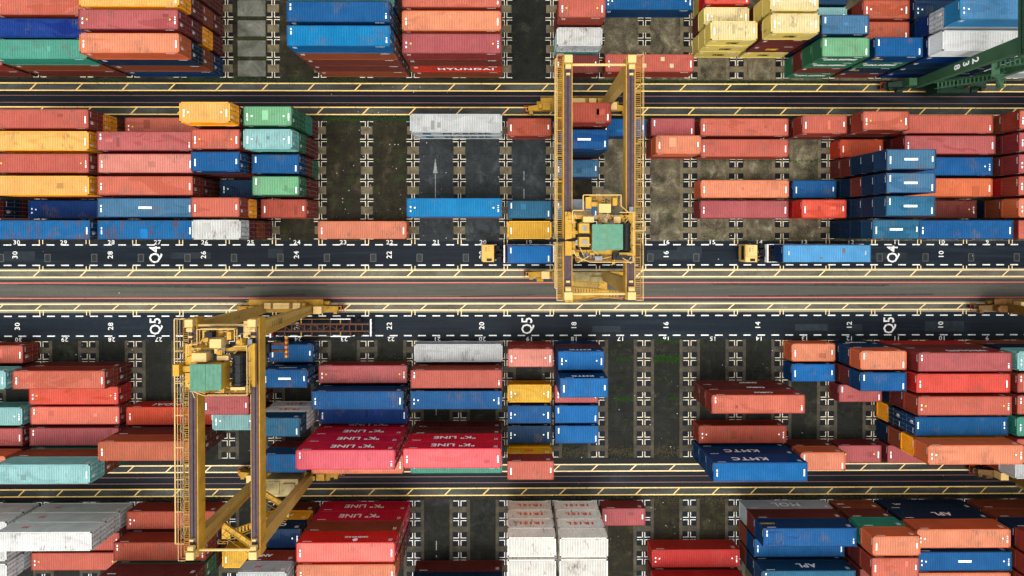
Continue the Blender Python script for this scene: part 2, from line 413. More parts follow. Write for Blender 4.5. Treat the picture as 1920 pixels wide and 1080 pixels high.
# worn arrow and stray strokes on the yard
g = MB(); ax = -10.5
g.rect(ax - .055, ax + .055, 4.8, 8.6, ZM + .002); g.quad(((ax - .3, 8.6, ZM + .002), (ax + .3, 8.6, ZM + .002), (ax + .03, 10.6, ZM + .002), (ax - .03, 10.6, ZM + .002)))
g.rect(2.05, 2.16, 5.0, 6.4, ZM + .002); g.rect(2.05, 2.16, 7.6, 8.9, ZM + .002); g.rect(-10.5, -10.38, -25.9, -24.9, ZM + .002)
g.rect(-10.5, -10.36, -45.3, -43.9, ZM + .002); g.rect(-10.5, -10.36, -46.3, -46.0, ZM + .002)
struct(g.build('painted_arrow', P_grey))
# drain covers sunk in lane Q4
s_ = simple('cover_iron', (46, 52, 54), .5, .3); s_r = simple('cover_rim', (112, 116, 112), .7)
def drain(x, y, first=[None]):
    if first[0] is None:
        r = empty('drain_cover', (x, y, 0)); g = MB()
        for a in ((-.42, .42, -.56, -.49), (-.42, .42, .49, .56), (-.42, -.35, -.49, .49), (.35, .42, -.49, .49)): g.box(a[0], a[1], a[2], a[3], ZM - .001, ZM + .004, 0, 'b')
        g.build('rim', s_r, r); g = MB()
        g.box(-.34, -.02, -.48, .48, ZM - .001, ZM + .003, 0, 'b'); g.box(.02, .34, -.48, .48, ZM - .001, ZM + .003, 0, 'b'); g.build('cover', s_, r); first[0] = r; return r
    s0 = first[0]; r = s0.copy(); col.objects.link(r); r.location = (x, y, 0)
    for c in s0.children:
        c2 = c.copy(); col.objects.link(c2); c2.parent = r
    return r
def near_no(k): return '30' if k < 0 else str(30 - min(k, 21))
for k in range(0, 23):
    if k in (11, 12, 13, 14, 17, 18, 19): pass
    r = drain(bx(k) + .9, -3.42)
    tag(r, 'rectangular drain cover in lane Q4 between numbers %d and %d' % (31 - k, 30 - k), 'drain cover', 'drain covers along lane Q4')

# ------------------------------------------------------------------ containers
PAL = {  # code: (colour word, roof with bleach and sky sheen painted in, side, rust)
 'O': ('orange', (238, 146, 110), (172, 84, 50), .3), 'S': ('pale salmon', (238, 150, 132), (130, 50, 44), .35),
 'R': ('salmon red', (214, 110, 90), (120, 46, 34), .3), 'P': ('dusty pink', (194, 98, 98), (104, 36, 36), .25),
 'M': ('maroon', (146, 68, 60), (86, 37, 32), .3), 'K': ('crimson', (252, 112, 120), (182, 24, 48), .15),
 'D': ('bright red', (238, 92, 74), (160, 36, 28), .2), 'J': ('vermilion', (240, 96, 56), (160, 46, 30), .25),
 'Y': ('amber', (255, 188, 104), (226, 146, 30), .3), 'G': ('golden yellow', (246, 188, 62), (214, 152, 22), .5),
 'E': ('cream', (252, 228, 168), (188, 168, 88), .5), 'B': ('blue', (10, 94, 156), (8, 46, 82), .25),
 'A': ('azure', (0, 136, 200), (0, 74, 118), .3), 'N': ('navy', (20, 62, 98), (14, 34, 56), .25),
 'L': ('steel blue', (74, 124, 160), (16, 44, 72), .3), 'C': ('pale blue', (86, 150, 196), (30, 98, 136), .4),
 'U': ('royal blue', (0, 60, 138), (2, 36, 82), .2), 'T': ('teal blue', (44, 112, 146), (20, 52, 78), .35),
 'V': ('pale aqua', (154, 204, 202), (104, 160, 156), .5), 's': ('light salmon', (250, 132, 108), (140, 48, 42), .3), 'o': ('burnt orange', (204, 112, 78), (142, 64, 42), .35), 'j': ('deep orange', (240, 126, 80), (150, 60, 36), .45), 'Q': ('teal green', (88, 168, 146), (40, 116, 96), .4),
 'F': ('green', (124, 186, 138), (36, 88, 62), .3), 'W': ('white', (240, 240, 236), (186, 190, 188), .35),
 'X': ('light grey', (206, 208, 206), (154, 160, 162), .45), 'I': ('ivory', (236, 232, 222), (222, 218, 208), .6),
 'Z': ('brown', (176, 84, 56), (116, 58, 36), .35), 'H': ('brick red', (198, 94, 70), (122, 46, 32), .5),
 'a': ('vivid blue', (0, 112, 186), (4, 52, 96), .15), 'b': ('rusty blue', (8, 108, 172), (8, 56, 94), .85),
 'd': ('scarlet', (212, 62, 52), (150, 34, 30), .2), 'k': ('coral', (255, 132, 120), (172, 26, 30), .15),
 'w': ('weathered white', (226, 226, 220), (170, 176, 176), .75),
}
TH = 2.591
def corr(mb, p0, p1, inw, z0, z1, pitch=.29, dep=.036, cap=.08, mi=0):
    """vertical-rib wall from p0 to p1 (xy); inw = inward unit vector"""
    dx, dy = p1[0] - p0[0], p1[1] - p0[1]; L = math.hypot(dx, dy); ux, uy = dx / L, dy / L
    prof = [(0, 0), (cap, 0)]; n = int((L - 2 * cap) / pitch); st = (L - 2 * cap) / n; t = cap
    for i in range(n): prof += [(t + st * .22, 0), (t + st * .44, dep), (t + st * .78, dep), (t + st, 0)]; t += st
    prof += [(L, 0)]; base = len(mb.v)
    for d, o in prof:
        x, y = p0[0] + ux * d + inw[0] * o, p0[1] + uy * d + inw[1] * o
        mb.v += [(x, y, z0), (x, y, z1)]
    for i in range(len(prof) - 1):
        a = base + 2 * i; mb.f.append((a, a + 2, a + 3, a + 1)); mb.mi.append(mi)
CM = {}
def container_meshes(L):
    if L in CM: return CM[L]
    W, H = 2.438, TH; hx, hy = L / 2, W / 2; d = {}
    b = MB()
    corr(b, (-hx + .16, -hy + .03), (hx - .16, -hy + .03), (0, 1), .16, H - .11)
    corr(b, (hx - .16, hy - .03), (-hx + .16, hy - .03), (0, -1), .16, H - .11)
    corr(b, (-hx + .04, hy - .14), (-hx + .04, -hy + .14), (1, 0), .16, H - .12, .24, .045)
    b.rect(-hx + .1, hx - .1, -hy + .08, hy - .08, .14)
    d['body'] = b.mesh('body')
    f = MB()
    for sx in (-1, 1):
        for sy in (-1, 1):
            xa, xb = sorted((sx * hx, sx * (hx - .16))); ya, yb = sorted((sy * hy, sy * (hy - .14)))
            f.box(xa, xb, ya, yb, .12, H - .12, 0)
            xa, xb = sorted((sx * (hx + .001), sx * (hx - .178))); ya, yb = sorted((sy * (hy + .001), sy * (hy - .162)))
            f.box(xa, xb, ya, yb, 0, .118, 1); f.box(xa, xb, ya, yb, H - .118, H, 1)
    for sy in (-1, 1):
        ya, yb = sorted((sy * (hy - .002), sy * (hy - .07)))
        f.box(-hx + .178, hx - .178, ya, yb, H - .12, H - .03, 0); f.box(-hx + .178, hx - .178, ya, yb, .02, .16, 0)
    for sx in (-1, 1):
        xa, xb = sorted((sx * (hx - .002), sx * (hx - .11)))
        f.box(xa, xb, -hy + .162, hy - .162, H - .13, H - .012, 0); f.box(xa, xb, -hy + .162, hy - .162, .02, .16, 0)
    d['frame'] = f.mesh('frame')
    r = MB(); z = H - .045; x = -hx + .11; y0, y1 = -hy + .07, hy - .07
    r.quad(((x, y0, z), (x + .22, y0, z), (x + .22, y1, z), (x, y1, z))); x += .22
    Lr = L - .22 - .44; n = int(Lr / .30); st = Lr / n; dz = .03
    for i in range(n):
        pr = [(x, z), (x + st * .3, z), (x + st * .45, z + dz), (x + st * .85, z + dz), (x + st, z)]
        for (xa, za), (xb, zb) in zip(pr, pr[1:]):
            r.quad(((xa, y0 + .06, za), (xb, y0 + .06, zb), (xb, y1 - .06, zb), (xa, y1 - .06, za)))
        r.quad(((x, y0, z), (x + st, y0, z), (x + st, y0 + .06, z), (x, y0 + .06, z))); r.quad(((x, y1 - .06, z), (x + st, y1 - .06, z), (x + st, y1, z), (x, y1, z)))
        x += st
    r.quad(((x, y0, z), (x + .22, y0, z), (x + .22, y1, z), (x, y1, z)))
    d['roof'] = r.mesh('roof')
    for s, nm in ((-1, 'doorA'), (1, 'doorB')):
        q = MB(); ya, yb = sorted((s * .012, s * (hy - .15))); xf = hx - .03
        q.box(xf - .05, xf, ya, yb, .17, .26); q.box(xf - .05, xf, ya, yb, H - .24, H - .14)
        q.box(xf - .05, xf, ya, ya + .07, .26, H - .24); q.box(xf - .05, xf, yb - .07, yb, .26, H - .24)
        zz = .26; st = (H - .5) / 5
        for i in range(5):
            q.quad(((xf - .012, ya + .07, zz), (xf - .012, yb - .07, zz), (xf - .012, yb - .07, zz + st * .55), (xf - .012, ya + .07, zz + st * .55)))
            q.quad(((xf - .012, ya + .07, zz + st * .55), (xf - .012, yb - .07, zz + st * .55), (xf - .042, yb - .07, zz + st * .7), (xf - .042, ya + .07, zz + st * .7)))
            q.quad(((xf - .042, ya + .07, zz + st * .7), (xf - .042, yb - .07, zz + st * .7), (xf - .012, yb - .07, zz + st), (xf - .012, ya + .07, zz + st))); zz += st
        d[nm] = q.mesh('door')
        l = MB()
        for yy in (.28, .86):
            y = s * yy; l.tube((hx - .004, y, .1), (hx - .004, y, H - .1), .024, 5)
            l.box(hx - .03, hx + .012, y - .07, y + .07, .16, .24); l.box(hx - .03, hx + .012, y - .07, y + .07, H - .24, H - .16)
            l.box(hx - .02, hx + .02, min(y, y + s * .34), max(y, y + s * .34), 1.0, 1.05)
            l.box(hx - .03, hx + .01, y - .06, y + .06, 1.5, 1.56); l.box(hx - .03, hx + .01, y - .06, y + .06, 2.0, 2.06)
        d[nm + 'bar'] = l.mesh('lock_bar')
    # identification strips (illegible at this distance: short strokes), three layouts
    for v in range(4):
        k = MB()
        def strip_(cx, cy, along, n, wd, ln, z=None, face=None):
            for i in range(n):
                if random.random() < .1: continue
                o = (i - n / 2) * ln * 1.3
                if z is not None:
                    if along == 'y': k.box(cx - wd / 2, cx + wd / 2, cy + o, cy + o + ln, z, z + .006)
                    else: k.box(cx + o, cx + o + ln, cy - wd / 2, cy + wd / 2, z, z + .006)
        zt = H - .018
        rr = random.Random(v + int(L))
        if v != 3:
            strip_(-hx + .5, .55 if v == 0 else -.1, 'y', 7 if v else 6, .17, .10, zt); strip_(hx - .42, -.55 if v == 0 else -.1, 'y', 7 if v else 6, .17, .10, zt)
        if v == 2: k.box(-hx + .95, -hx + 1.13, -.1, .08, zt, zt + .006, 1); k.box(hx - 1.13, hx - .95, -.1, .08, zt, zt + .006, 1)
        for sy in (-1, 1):       # side numbers near the right upper corner of each long side, data block at the left
            for i in range(8):
                xx = sy * -1 * (hx - .75 - i * .14); y = sy * (hy - .027)
                k.box(xx - .045, xx + .045, min(y, y + sy * .004), max(y, y + sy * .004), H - .42, H - .26)
            for i in range(5):
                xx = sy * (hx - .5 - i * .1); y = sy * (hy - .027)
                k.box(xx - .02, xx + .02, min(y, y + sy * .004), max(y, y + sy * .004), H - .95, H - .4)
        for i in range(7):
            y = .3 + i * .1; k.box(hx - .03, hx - .022, y, y + .06, H - .46, H - .34)
            y = -.2 - i * .09
            if i < 5: k.box(hx - .03, hx - .022, y - .05, y, H - .8 - (i % 2) * .2, H - .42)
        for i in range(9):
            y = .9 - i * .1; k.box(-hx + .036, -hx + .041, y - .06, y, H - .3, H - .2)
        d['marks%d' % v] = k.mesh('identification_marks')
    for me in d.values():
        me.materials.append(None)
        if me.name.startswith(('frame', 'identification')): me.materials.append(None)
    CM[L] = d; return d
M_cast = simple('casting_steel', (92, 74, 62), .6, .2); M_bar = simple('lock_bar_steel', (150, 148, 144), .4, .4)
M_wht = simple('white_lettering', (255, 255, 255), .5, 0, .04, k=.86); M_yellet = simple('yellow_lettering', (250, 200, 60), .5, 0, .08, k=.85)
M_blk = simple('black_lettering', (30, 28, 28), .5, 0, .1); M_redlet = simple('red_lettering', (215, 50, 45), .5, 0, .1, k=1.1); M_orlet = simple('orange_lettering', (222, 78, 36), .5, 0, .1, k=1.1)
M_blulet = simple('blue_lettering', (60, 110, 150), .5, 0, .1); M_gry = simple('grey_patch', (120, 118, 110), .6)
NUM = ['one', 'two', 'three', 'four', 'five', 'six', 'seven']; ORD = ['first', 'second', 'third', 'fourth', 'fifth', 'sixth', 'seventh']
def part(name, me, mats, parent):
    o = bpy.data.objects.new(name, me); col.objects.link(o); o.parent = parent
    for i, mm in enumerate(mats):
        o.material_slots[i].link = 'OBJECT'; o.material_slots[i].material = mm
    return o
def make_container(x, y, z, L, h, code, label, group, marks=None, flip=False, detail=True, name='shipping_container'):
    wd, rc, sc_, ru = PAL[code]; d = container_meshes(L)
    r = empty(name, (x, y, z), math.pi if flip else 0); r.scale = (1, 1, h / TH)
    tag(r, label, 'container', group)
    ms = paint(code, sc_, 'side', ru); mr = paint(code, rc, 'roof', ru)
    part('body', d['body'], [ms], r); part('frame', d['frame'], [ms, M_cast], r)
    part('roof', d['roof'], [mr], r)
    for nm in ('doorA', 'doorB'):
        dd = part('door', d[nm], [ms], r); part('lock_bar', d[nm + 'bar'], [M_bar], dd)
    v = marks if marks is not None else random.choice((0, 1, 1, 2))
    part('identification_marks', d['marks%d' % v], [M_wht, M_yellet if code in 'PKRDkM' else M_wht], r)
    return r
# text on long sides: (text, cap size, material, x shift, z, stretch, bold)
def side_text(r, h, txt, size, mat, side, dx=0, z=1.3, sx=1.0, bold=.02, spacing=1.0, flip=False):
    s = -1 if side == 'S' else 1
    if flip: s, dx = -s, -dx
    rot = (math.pi / 2, 0, 0) if s < 0 else (math.pi / 2, 0, math.pi)
    o = put_text('lettering', txt, size, mat, (dx, s * (1.219 - .016), z), rot, r, bold, sx, spacing)
    return o

STACKS = """
T1 -1 2 MR 5.5|T1 1 2 MZQ 8.42|T2 1 2 MZU 8.07|T3 1 2 ZMR 8.2|T1 3 2 BZNO 11.04|T2 3 2 MYMP 11.15|T3 3 2 MZMY 11.1|T4 3 2 MMMM 11.0
T1 7 2 ZMMZA 13.71|T2 7 2 MZMNB 13.76|T3 7 2 MMZBV 13.7|T1 9 2 ZDMP 11.09|T2 9 2 MMZO 11.02|T3 9 2 MMMR 11.0
T1 12 1 M 2.5|T2 12 1 Vw 5.23|T3 12 1 MMR 7.79|T1 13 2 R 2.95|T4 13 2 B 2.9
T2 15 1 EEE 7.66|T3 15 1 ME 5.0|T4 15 1 ED 5.1|T2 16 1 EMME 10.35|T3 16 1 MMEE 10.2|T1 17 1 FMFF 10.0|T2 17 1 NMNL 9.89|T3 17 1 MV 5.0|T4 17 1 MN 5.0
T1 18 1 MNFB 10.07|T2 18 1 MNH 7.6|T3 18 1 MMH 7.65|T1 19 2 UNNUW 12.51|T2 19 2 NNNUXC 15.2|T3 19 2 NNN 7.5|T4 19 2 MMM 7.4|T1 21 2 X 2.6
A1 1 2 ZYR 8.21|A1 3 2 R 2.7|A1 5 1 MNMMY 12.43|A1 6 1 MQFF 10.0|A1 9 2 XX 5.48|A1 11 1 H 2.72|A1 12 1 MMMMH 12.4|A1 13 1 B 2.5|A1 14 1 P 2.73|A1 15 2 R 2.92
A1 17 1 MR 5.08|A1 18 1 MMR 7.64|A1 19 2 MR 5.32|A1 21 2 NZR 8.2
A2 1 2 MMY 8.2|A2 3 2 MMP 8.21|A2 5 1 MMMR 9.93|A2 6 1 MMFV 10.0|A2 12 1 MNNB 9.9|A2 14 1 RO 5.39|A2 15 2 R 2.8|A2 18 1 J 2.5|A2 19 2 MP 5.74|A2 21 2 QMP 8.2
A3 1 2 MMR 8.15|A3 3 2 MMS 8.0|A3 5 1 MMMB 9.9|A3 6 1 FMB 7.72|A3 12 1 L 2.5|A3 18 1 MMNNL 12.58|A3 19 2 MB 5.3|A3 21 2 ZMP 8.2
A4 1 2 MMY 8.2|A4 3 2 MMR 8.1|A4 5 1 N 2.5|A4 6 1 MMF 7.7|A4 15 2 O 2.95|A4 17 1 B 2.5|A4 18 1 NNMNL 12.51|A4 19 2 Mj 5.3|A4 21 2 QDR 8.2
A5 -1 2 MNM 8.2|A5 1 2 U 2.7|A5 3 2 MML 8.1|A5 5 1 MMYR 9.9|A5 6 1 ZH 5.0|A5 9 2 MMA 8.0|A5 11 1 T 2.5|A5 12 1 L 2.5|A5 15 2 P 2.97|A5 17 1 DD 5.06|A5 18 1 NNNNT 12.47|A5 19 2 M 2.7|A5 21 2 NZO 8.2
A6 1 2 MMb 8.1|A6 3 2 MMb 8.08|A6 5 1 MZMw 9.83|A6 7 2 O 2.41|A6 11 1 G 2.5|A6 18 1 NNNT 9.86|A6 19 2 NNB 8.58|A6 21 2 MDR 8.2
B1 -1 2 R 2.7|B1 6 1 B 2.5|B1 9 2 X 2.5|B1 11 1 HS 5.6|B1 12 1 BMa 7.44|B1 17 1 O 2.5|B1 18 1 NLO 7.45|B1 19 2 DMP 8.48|B1 21 2 ZNV 8.2
B2 -1 2 MV 5.4|B2 1 2 MR 5.46|B2 6 1 NB 5.0|B2 7 2 P 2.69|B2 9 2 MR 5.41|B2 12 1 MBBa 10.05|B2 17 1 a 2.5|B2 18 1 MMB 7.49|B2 19 2 MMD 8.3|B2 21 2 ZZR 8.2
B3 1 2 D 2.8|B3 5 1 MMP 7.6|B3 7 2 NB 5.4|B3 9 2 MB 5.4|B3 11 1 G 2.4|B3 12 1 P 2.5|B3 15 2 MMR 7.58|B3 18 1 P 2.46|B3 19 2 NMR 8.5|B3 21 2 ZMR 8.2
B4 -1 2 V 2.8|B4 1 2 s 2.61|B4 3 2 J 2.8|B4 5 1 MV 5.0|B4 6 1 IIT 7.6|B4 7 2 U 2.6|B4 11 1 B 2.5|B4 12 1 a 2.5|B4 19 2 YNB 8.0|B4 21 2 MNQ 8.2
B5 -1 2 P 2.8|B5 1 2 P 2.8|B5 3 2 MMo 8.24|B5 7 2 KKKK 11.23|B5 9 2 MMKK 10.93|B5 11 1 N 2.5|B5 12 1 a 2.5|B5 15 2 H 2.6|B5 19 2 NZYO 10.42|B5 21 2 ZMR 8.2
B6 -1 2 MO 5.5|B6 1 2 QZV 8.4|B6 6 1 Mb 5.2|B6 7 2 MO 5.6|B6 9 2 MQ 5.6|B6 11 1 GGR 7.74|B6 15 2 BBa 8.43|B6 17 1 MO 5.08|B6 18 1 P 2.44|B6 19 2 P 2.6|B6 21 2 BZX 8.0
C1 -1 2 WW 5.5|C1 1 2 WWW 8.21|C1 3 2 H 2.81|C1 6 1 MGN 7.7|C1 7 2 KKZk 11.13|C1 11 1 IIII 10.1|C1 12 1 IIII 10.21|C1 13 1 P 2.43|C1 16 2 XMB 8.05|C1 18 1 ZMQO 10.17|C1 19 2 NNO 8.51|C1 21 2 ZZNR 10.6
C2 -1 2 WW 5.5|C2 1 2 R 2.9|C2 3 2 MH 5.52|C2 6 1 MNNHX 12.45|C2 7 2 MMZO 11.0|C2 11 1 IIII 10.1|C2 12 1 IIII 10.1|C2 16 2 ZB 5.3|C2 18 1 MMMR 10.0|C2 19 2 NNB 8.69|C2 21 2 MZZR 10.6
C3 -1 2 WW 5.5|C3 1 2 R 2.8|C3 3 2 MFMM 10.8|C3 5 1 G 2.4|C3 14 2 d 2.75|C3 16 2 ZNT 7.9|C3 18 1 MMM 7.6|C3 19 2 NNO 8.5|C3 21 2 ZZZR 10.6
C4 9 2 MN 5.5|C4 14 2 Md 5.4
"""
# lettering: stack key -> {tier (1 = bottom): (text, size, material, dx, stretch, spacing)}
LET = {
 'T1 9': {2: ('HYUNDAI', 1.15, M_wht, 1.2, 1.35, 1.15)},
 'T2 15': {1: ('msc', 1.3, M_blk, .3, .9, .8), 2: ('msc', 1.3, M_blk, .3, .9, .8), 3: ('msc', 1.3, M_blk, .3, .9, .8)},
 'T2 16': {1: ('msc', 1.3, M_blk, .0, .9, .8), 2: ('msc', 1.3, M_yellet, .0, .9, .8), 4: ('msc', 1.3, M_blk, 0, .9, .8)},
 'T1 17': {1: ('CHINA SHIPPING', .85, M_wht, 0, .62, 1.05), 3: ('CHINA SHIPPING', .85, M_wht, 0, .62, 1.05), 4: ('CHINA SHIPPING', .85, M_wht, 0, .62, 1.05)},
 'T1 18': {3: ('CHINA SHIPPING', .85, M_wht, 0, .62, 1.05), 4: ('COSCO', .4, M_yellet, -1.9, 1, 1), 2: ('COSCO', .4, M_yellet, -1.9, 1, 1)},
 'A1 9': {1: ('MAERSK', 1.3, M_blk, 1.4, 1.3, 1.12), 2: ('MAERSK', 1.3, M_blk, 1.4, 1.3, 1.12)},
 'B1 11': {1: ('HYUNDAI', .8, M_wht, 0, 1.1, 1.05)},
 'B1 12': {1: ('KMTC', .9, M_wht, 0, 1.1, 1.1), 3: ('KMTC', .9, M_wht, 0, 1.1, 1.1)},
 'B2 12': {4: ('KMTC', .9, M_wht, 0, 1.1, 1.1), 3: ('KMTC', .9, M_wht, 0, 1.1, 1.1)},
 'B2 6': {2: ('HANJIN', .6, M_wht, 0, 1.1, 1.05)},
 'B1 18': {1: ('HANJIN', .7, M_wht, 0, 1.1, 1.05)},
 'B1 19': {3: ('HAPAG-LLOYD', 1.0, M_wht, 1.2, .75, 1.05)},
 'B3 15': {1: ('COSCO', .7, M_wht, 1.2, 1, 1), 2: ('COSCO', .7, M_wht, 1.2, 1, 1), 3: ('COSCO', .7, M_wht, 1.2, 1, 1)},
 'B4 3': {1: ('HYUNDAI', 1.2, M_wht, .4, 1.2, 1.15)},
 'B4 6': {1: ('IRISL', .9, M_orlet, .2, 1.2, 1.3), 2: ('IRISL', .9, M_orlet, .2, 1.2, 1.3)},
 'B5 7': {t: ('"K" LINE', 1.2, M_wht, 0.6, 1.2, 1.05) for t in (1, 2, 3, 4)},
 'B5 9': {t: ('"K" LINE', 1.2, M_wht, 0, 1.2, 1.05) for t in (3, 4)},
 'B6 11': {2: ('MSC', .7, M_redlet, -.2, 1, 1)},
 'B6 15': {2: ('KMTC', 1.2, M_wht, -.8, 1.3, 1.2), 3: ('KMTC', 1.2, M_wht, -.8, 1.3, 1.2)},
 'C1 -1': {1: ('JNF', .6, M_redlet, -1.6, 1, 1), 2: ('JNF', .6, M_redlet, -1.6, 1, 1)},
 'C1 1': {1: ('JNF', .6, M_redlet, -3.4, 1, 1), 2: ('JNF', .6, M_redlet, -3.4, 1, 1), 3: ('JNF', .6, M_redlet, -3.4, 1, 1)},
 'C1 6': {2: ('MSC', .8, M_wht, -.2, 1.1, 1.1), 3: ('CMA', 1.0, M_wht, -.4, 1.1, 1)},
 'C2 6': {4: ('AND', .8, M_wht, -1.2, 1.1, 1), 5: ('JNF', .5, M_redlet, -.9, 1, 1)},
 'C1 7': {1: ('"K" LINE', 1.2, M_wht, 0, 1.2, 1.05), 2: ('"K" LINE', 1.2, M_wht, 0, 1.2, 1.05), 4: ('HAMBURG SUD', .42, M_wht, 1.0, 1, 1)},
 'C1 11': {t: ('IRISL', .95, M_orlet, 0, 1.3, 1.4) for t in (1, 2, 3)}, 'C1 12': {t: ('IRISL', .95, M_orlet, 0, 1.3, 1.4) for t in (1, 2, 3)},
 'C1 16': {1: ('MOL', 1.5, M_wht, 0, 1.2, 1.1), 3: ('COSCO', .5, M_yellet, -5.0, 1.1, 1.05)},
 'C1 18': {1: ('UASC', .4, M_wht, -2.1, 1, 1)},
 'C1 19': {1: ('APL', .5, M_wht, -4.0, 1.2, 1.1), 2: ('APL', 1.2, M_wht, .3, 1.2, 1.1)},
 'C3 16': {3: ('APL', 1.2, M_wht, .3, 1.2, 1.1)},
}
FLIP = {'B4 19': (2, 3), 'T2 19': (5,)}     # doors at the left end
PLATE = {'A3 18', 'A4 18', 'A5 18', 'A6 18', 'A5 3', 'C2 19', 'A2 12', 'B2 6'}   # white name plate on the roof
M_patch = simple('pale_roof_patch', (225, 205, 150), .6)
BNAME = {'T': 'above the top road', 'A': 'above lane Q4', 'B': 'below lane Q5', 'C': 'below the bottom road'}
def where(k, nb):
    if k < 0: return 'at left edge'
    if k >= 21: return 'at right edge'
    return 'by numbers %d-%d' % (30 - k, 29 - k) if nb == 2 else 'by number %d' % (30 - k)
# the 300 containers that show largest stand as objects; the small remainder of the stacks is one mesh
SHOWN = set()
for a in ("A1 1:23|A1 11:1|A1 12:45|A1 13:1|A1 14:1|A1 15:1|A1 17:12|A1 18:23|A1 19:2|A1 21:23|A1 3:1|A1 5:45|A1 6:4|A1 9:12|A2 1:3|A2 12:4|A2 14:2|A2 15:1|A2 18:1|A2 19:2|A2 21:3|A2 3:3|A2 5:4|A2 6:34|A3 1:3|A3 12:1|A3 18:12345|A3 19:2|A3 21:23|A3 3:3|A3 5:4|A3 6:3|A4 1:3|A4 15:1|A4 17:1|A4 18:345|A4 19:2|A4 21:3|A4 3:23|A4 5:1|A4 6:3|A5 -1:2|A5 1:1|A5 11:1|A5 12:1|A5 15:1|A5 17:2|A5 18:345|A5 19:1|A5 21:23|A5 3:3|A5 5:34|A5 6:2|A5 9:3|A6 1:3|A6 11:1|A6 18:4|A6 19:3|A6 3:3|A6 5:4|A6 7:1|B1 -1:1|B1 11:2|B1 12:3|B1 17:1|B1 18:123|B1 19:123|B1 21:13|B1 6:1|B1 9:1|B2 -1:2|B2 1:12|B2 12:4|B2 17:1|B2 18:23|B2 19:3|B2 21:3|B2 6:12|B2 7:1|B2 9:12|B3 1:1|B3 11:1|B3 12:1|B3 15:123|B3 18:1|B3 19:23|B3 21:3|B3 5:123|B3 7:12|B3 9:2|B4 -1:1|B4 1:1|B4 11:1|B4 12:1|B4 19:123|B4 21:3|B4 3:1|B4 5:2|B4 6:123|B4 7:1|B5 -1:1|B5 1:1|B5 11:1|B5 12:1|B5 15:1|B5 19:1234|B5 3:123|B5 7:1234|B5 9:1234|B6 1:123|B6 11:23|B6 15:123|B6 17:12|B6 18:1|B6 19:1|B6 21:3|B6 6:2|B6 7:2|B6 9:2|C1 -1:12|C1 1:123|C1 11:1234|C1 12:1234|C1 13:1|C1 16:123|C1 18:1234|C1 19:123|C1 21:123|C1 3:1|C1 6:123|C1 7:1234|C2 1:1|C2 11:4|C2 12:4|C2 16:2|C2 18:4|C2 19:3|C2 3:12|C2 6:45|C2 7:4|C3 -1:2|C3 1:1|C3 14:1|C3 16:23|C3 19:3|C3 3:23|C3 5:1|C4 14:12|C4 9:12|T1 -1:1|T1 1:123|T1 12:1|T1 13:1|T1 17:1234|T1 18:1234|T1 19:12345|T1 21:1|T1 3:1234|T1 7:12345|T1 9:1234|T2 1:3|T2 12:2|T2 15:123|T2 16:1234|T2 17:4|T2 18:3|T2 19:456|T2 3:234|T2 7:5|T2 9:4|T3 1:3|T3 12:3|T3 15:2|T3 16:4|T3 17:2|T3 18:3|T3 19:3|T3 3:1234|T3 9:4|T4 13:1|T4 15:2").split('|'):
    q, t_ = a.split(':'); SHOWN |= {(q, int(i)) for i in t_}
REST = MB(); REST_M = []
def rest_index(mm):
    if mm not in REST_M: REST_M.append(mm)
    return REST_M.index(mm)
def add_rest(x, y, z, L, h, code, flip):
    wd, rc, sc_, ru = PAL[code]; d = container_meshes(L); f = h / TH; sg = -1 if flip else 1
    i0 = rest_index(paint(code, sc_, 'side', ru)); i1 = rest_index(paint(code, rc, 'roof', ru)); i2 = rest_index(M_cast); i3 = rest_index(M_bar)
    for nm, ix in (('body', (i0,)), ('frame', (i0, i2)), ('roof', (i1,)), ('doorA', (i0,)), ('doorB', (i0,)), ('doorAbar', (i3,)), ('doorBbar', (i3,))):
        me = d[nm]; n0 = len(REST.v)
        REST.v += [(x + sg * v.co.x, y + sg * v.co.y, z + v.co.z * f) for v in me.vertices]
        for p in me.polygons: REST.f.append(tuple(n0 + i for i in p.vertices)); REST.mi.append(ix[p.material_index])
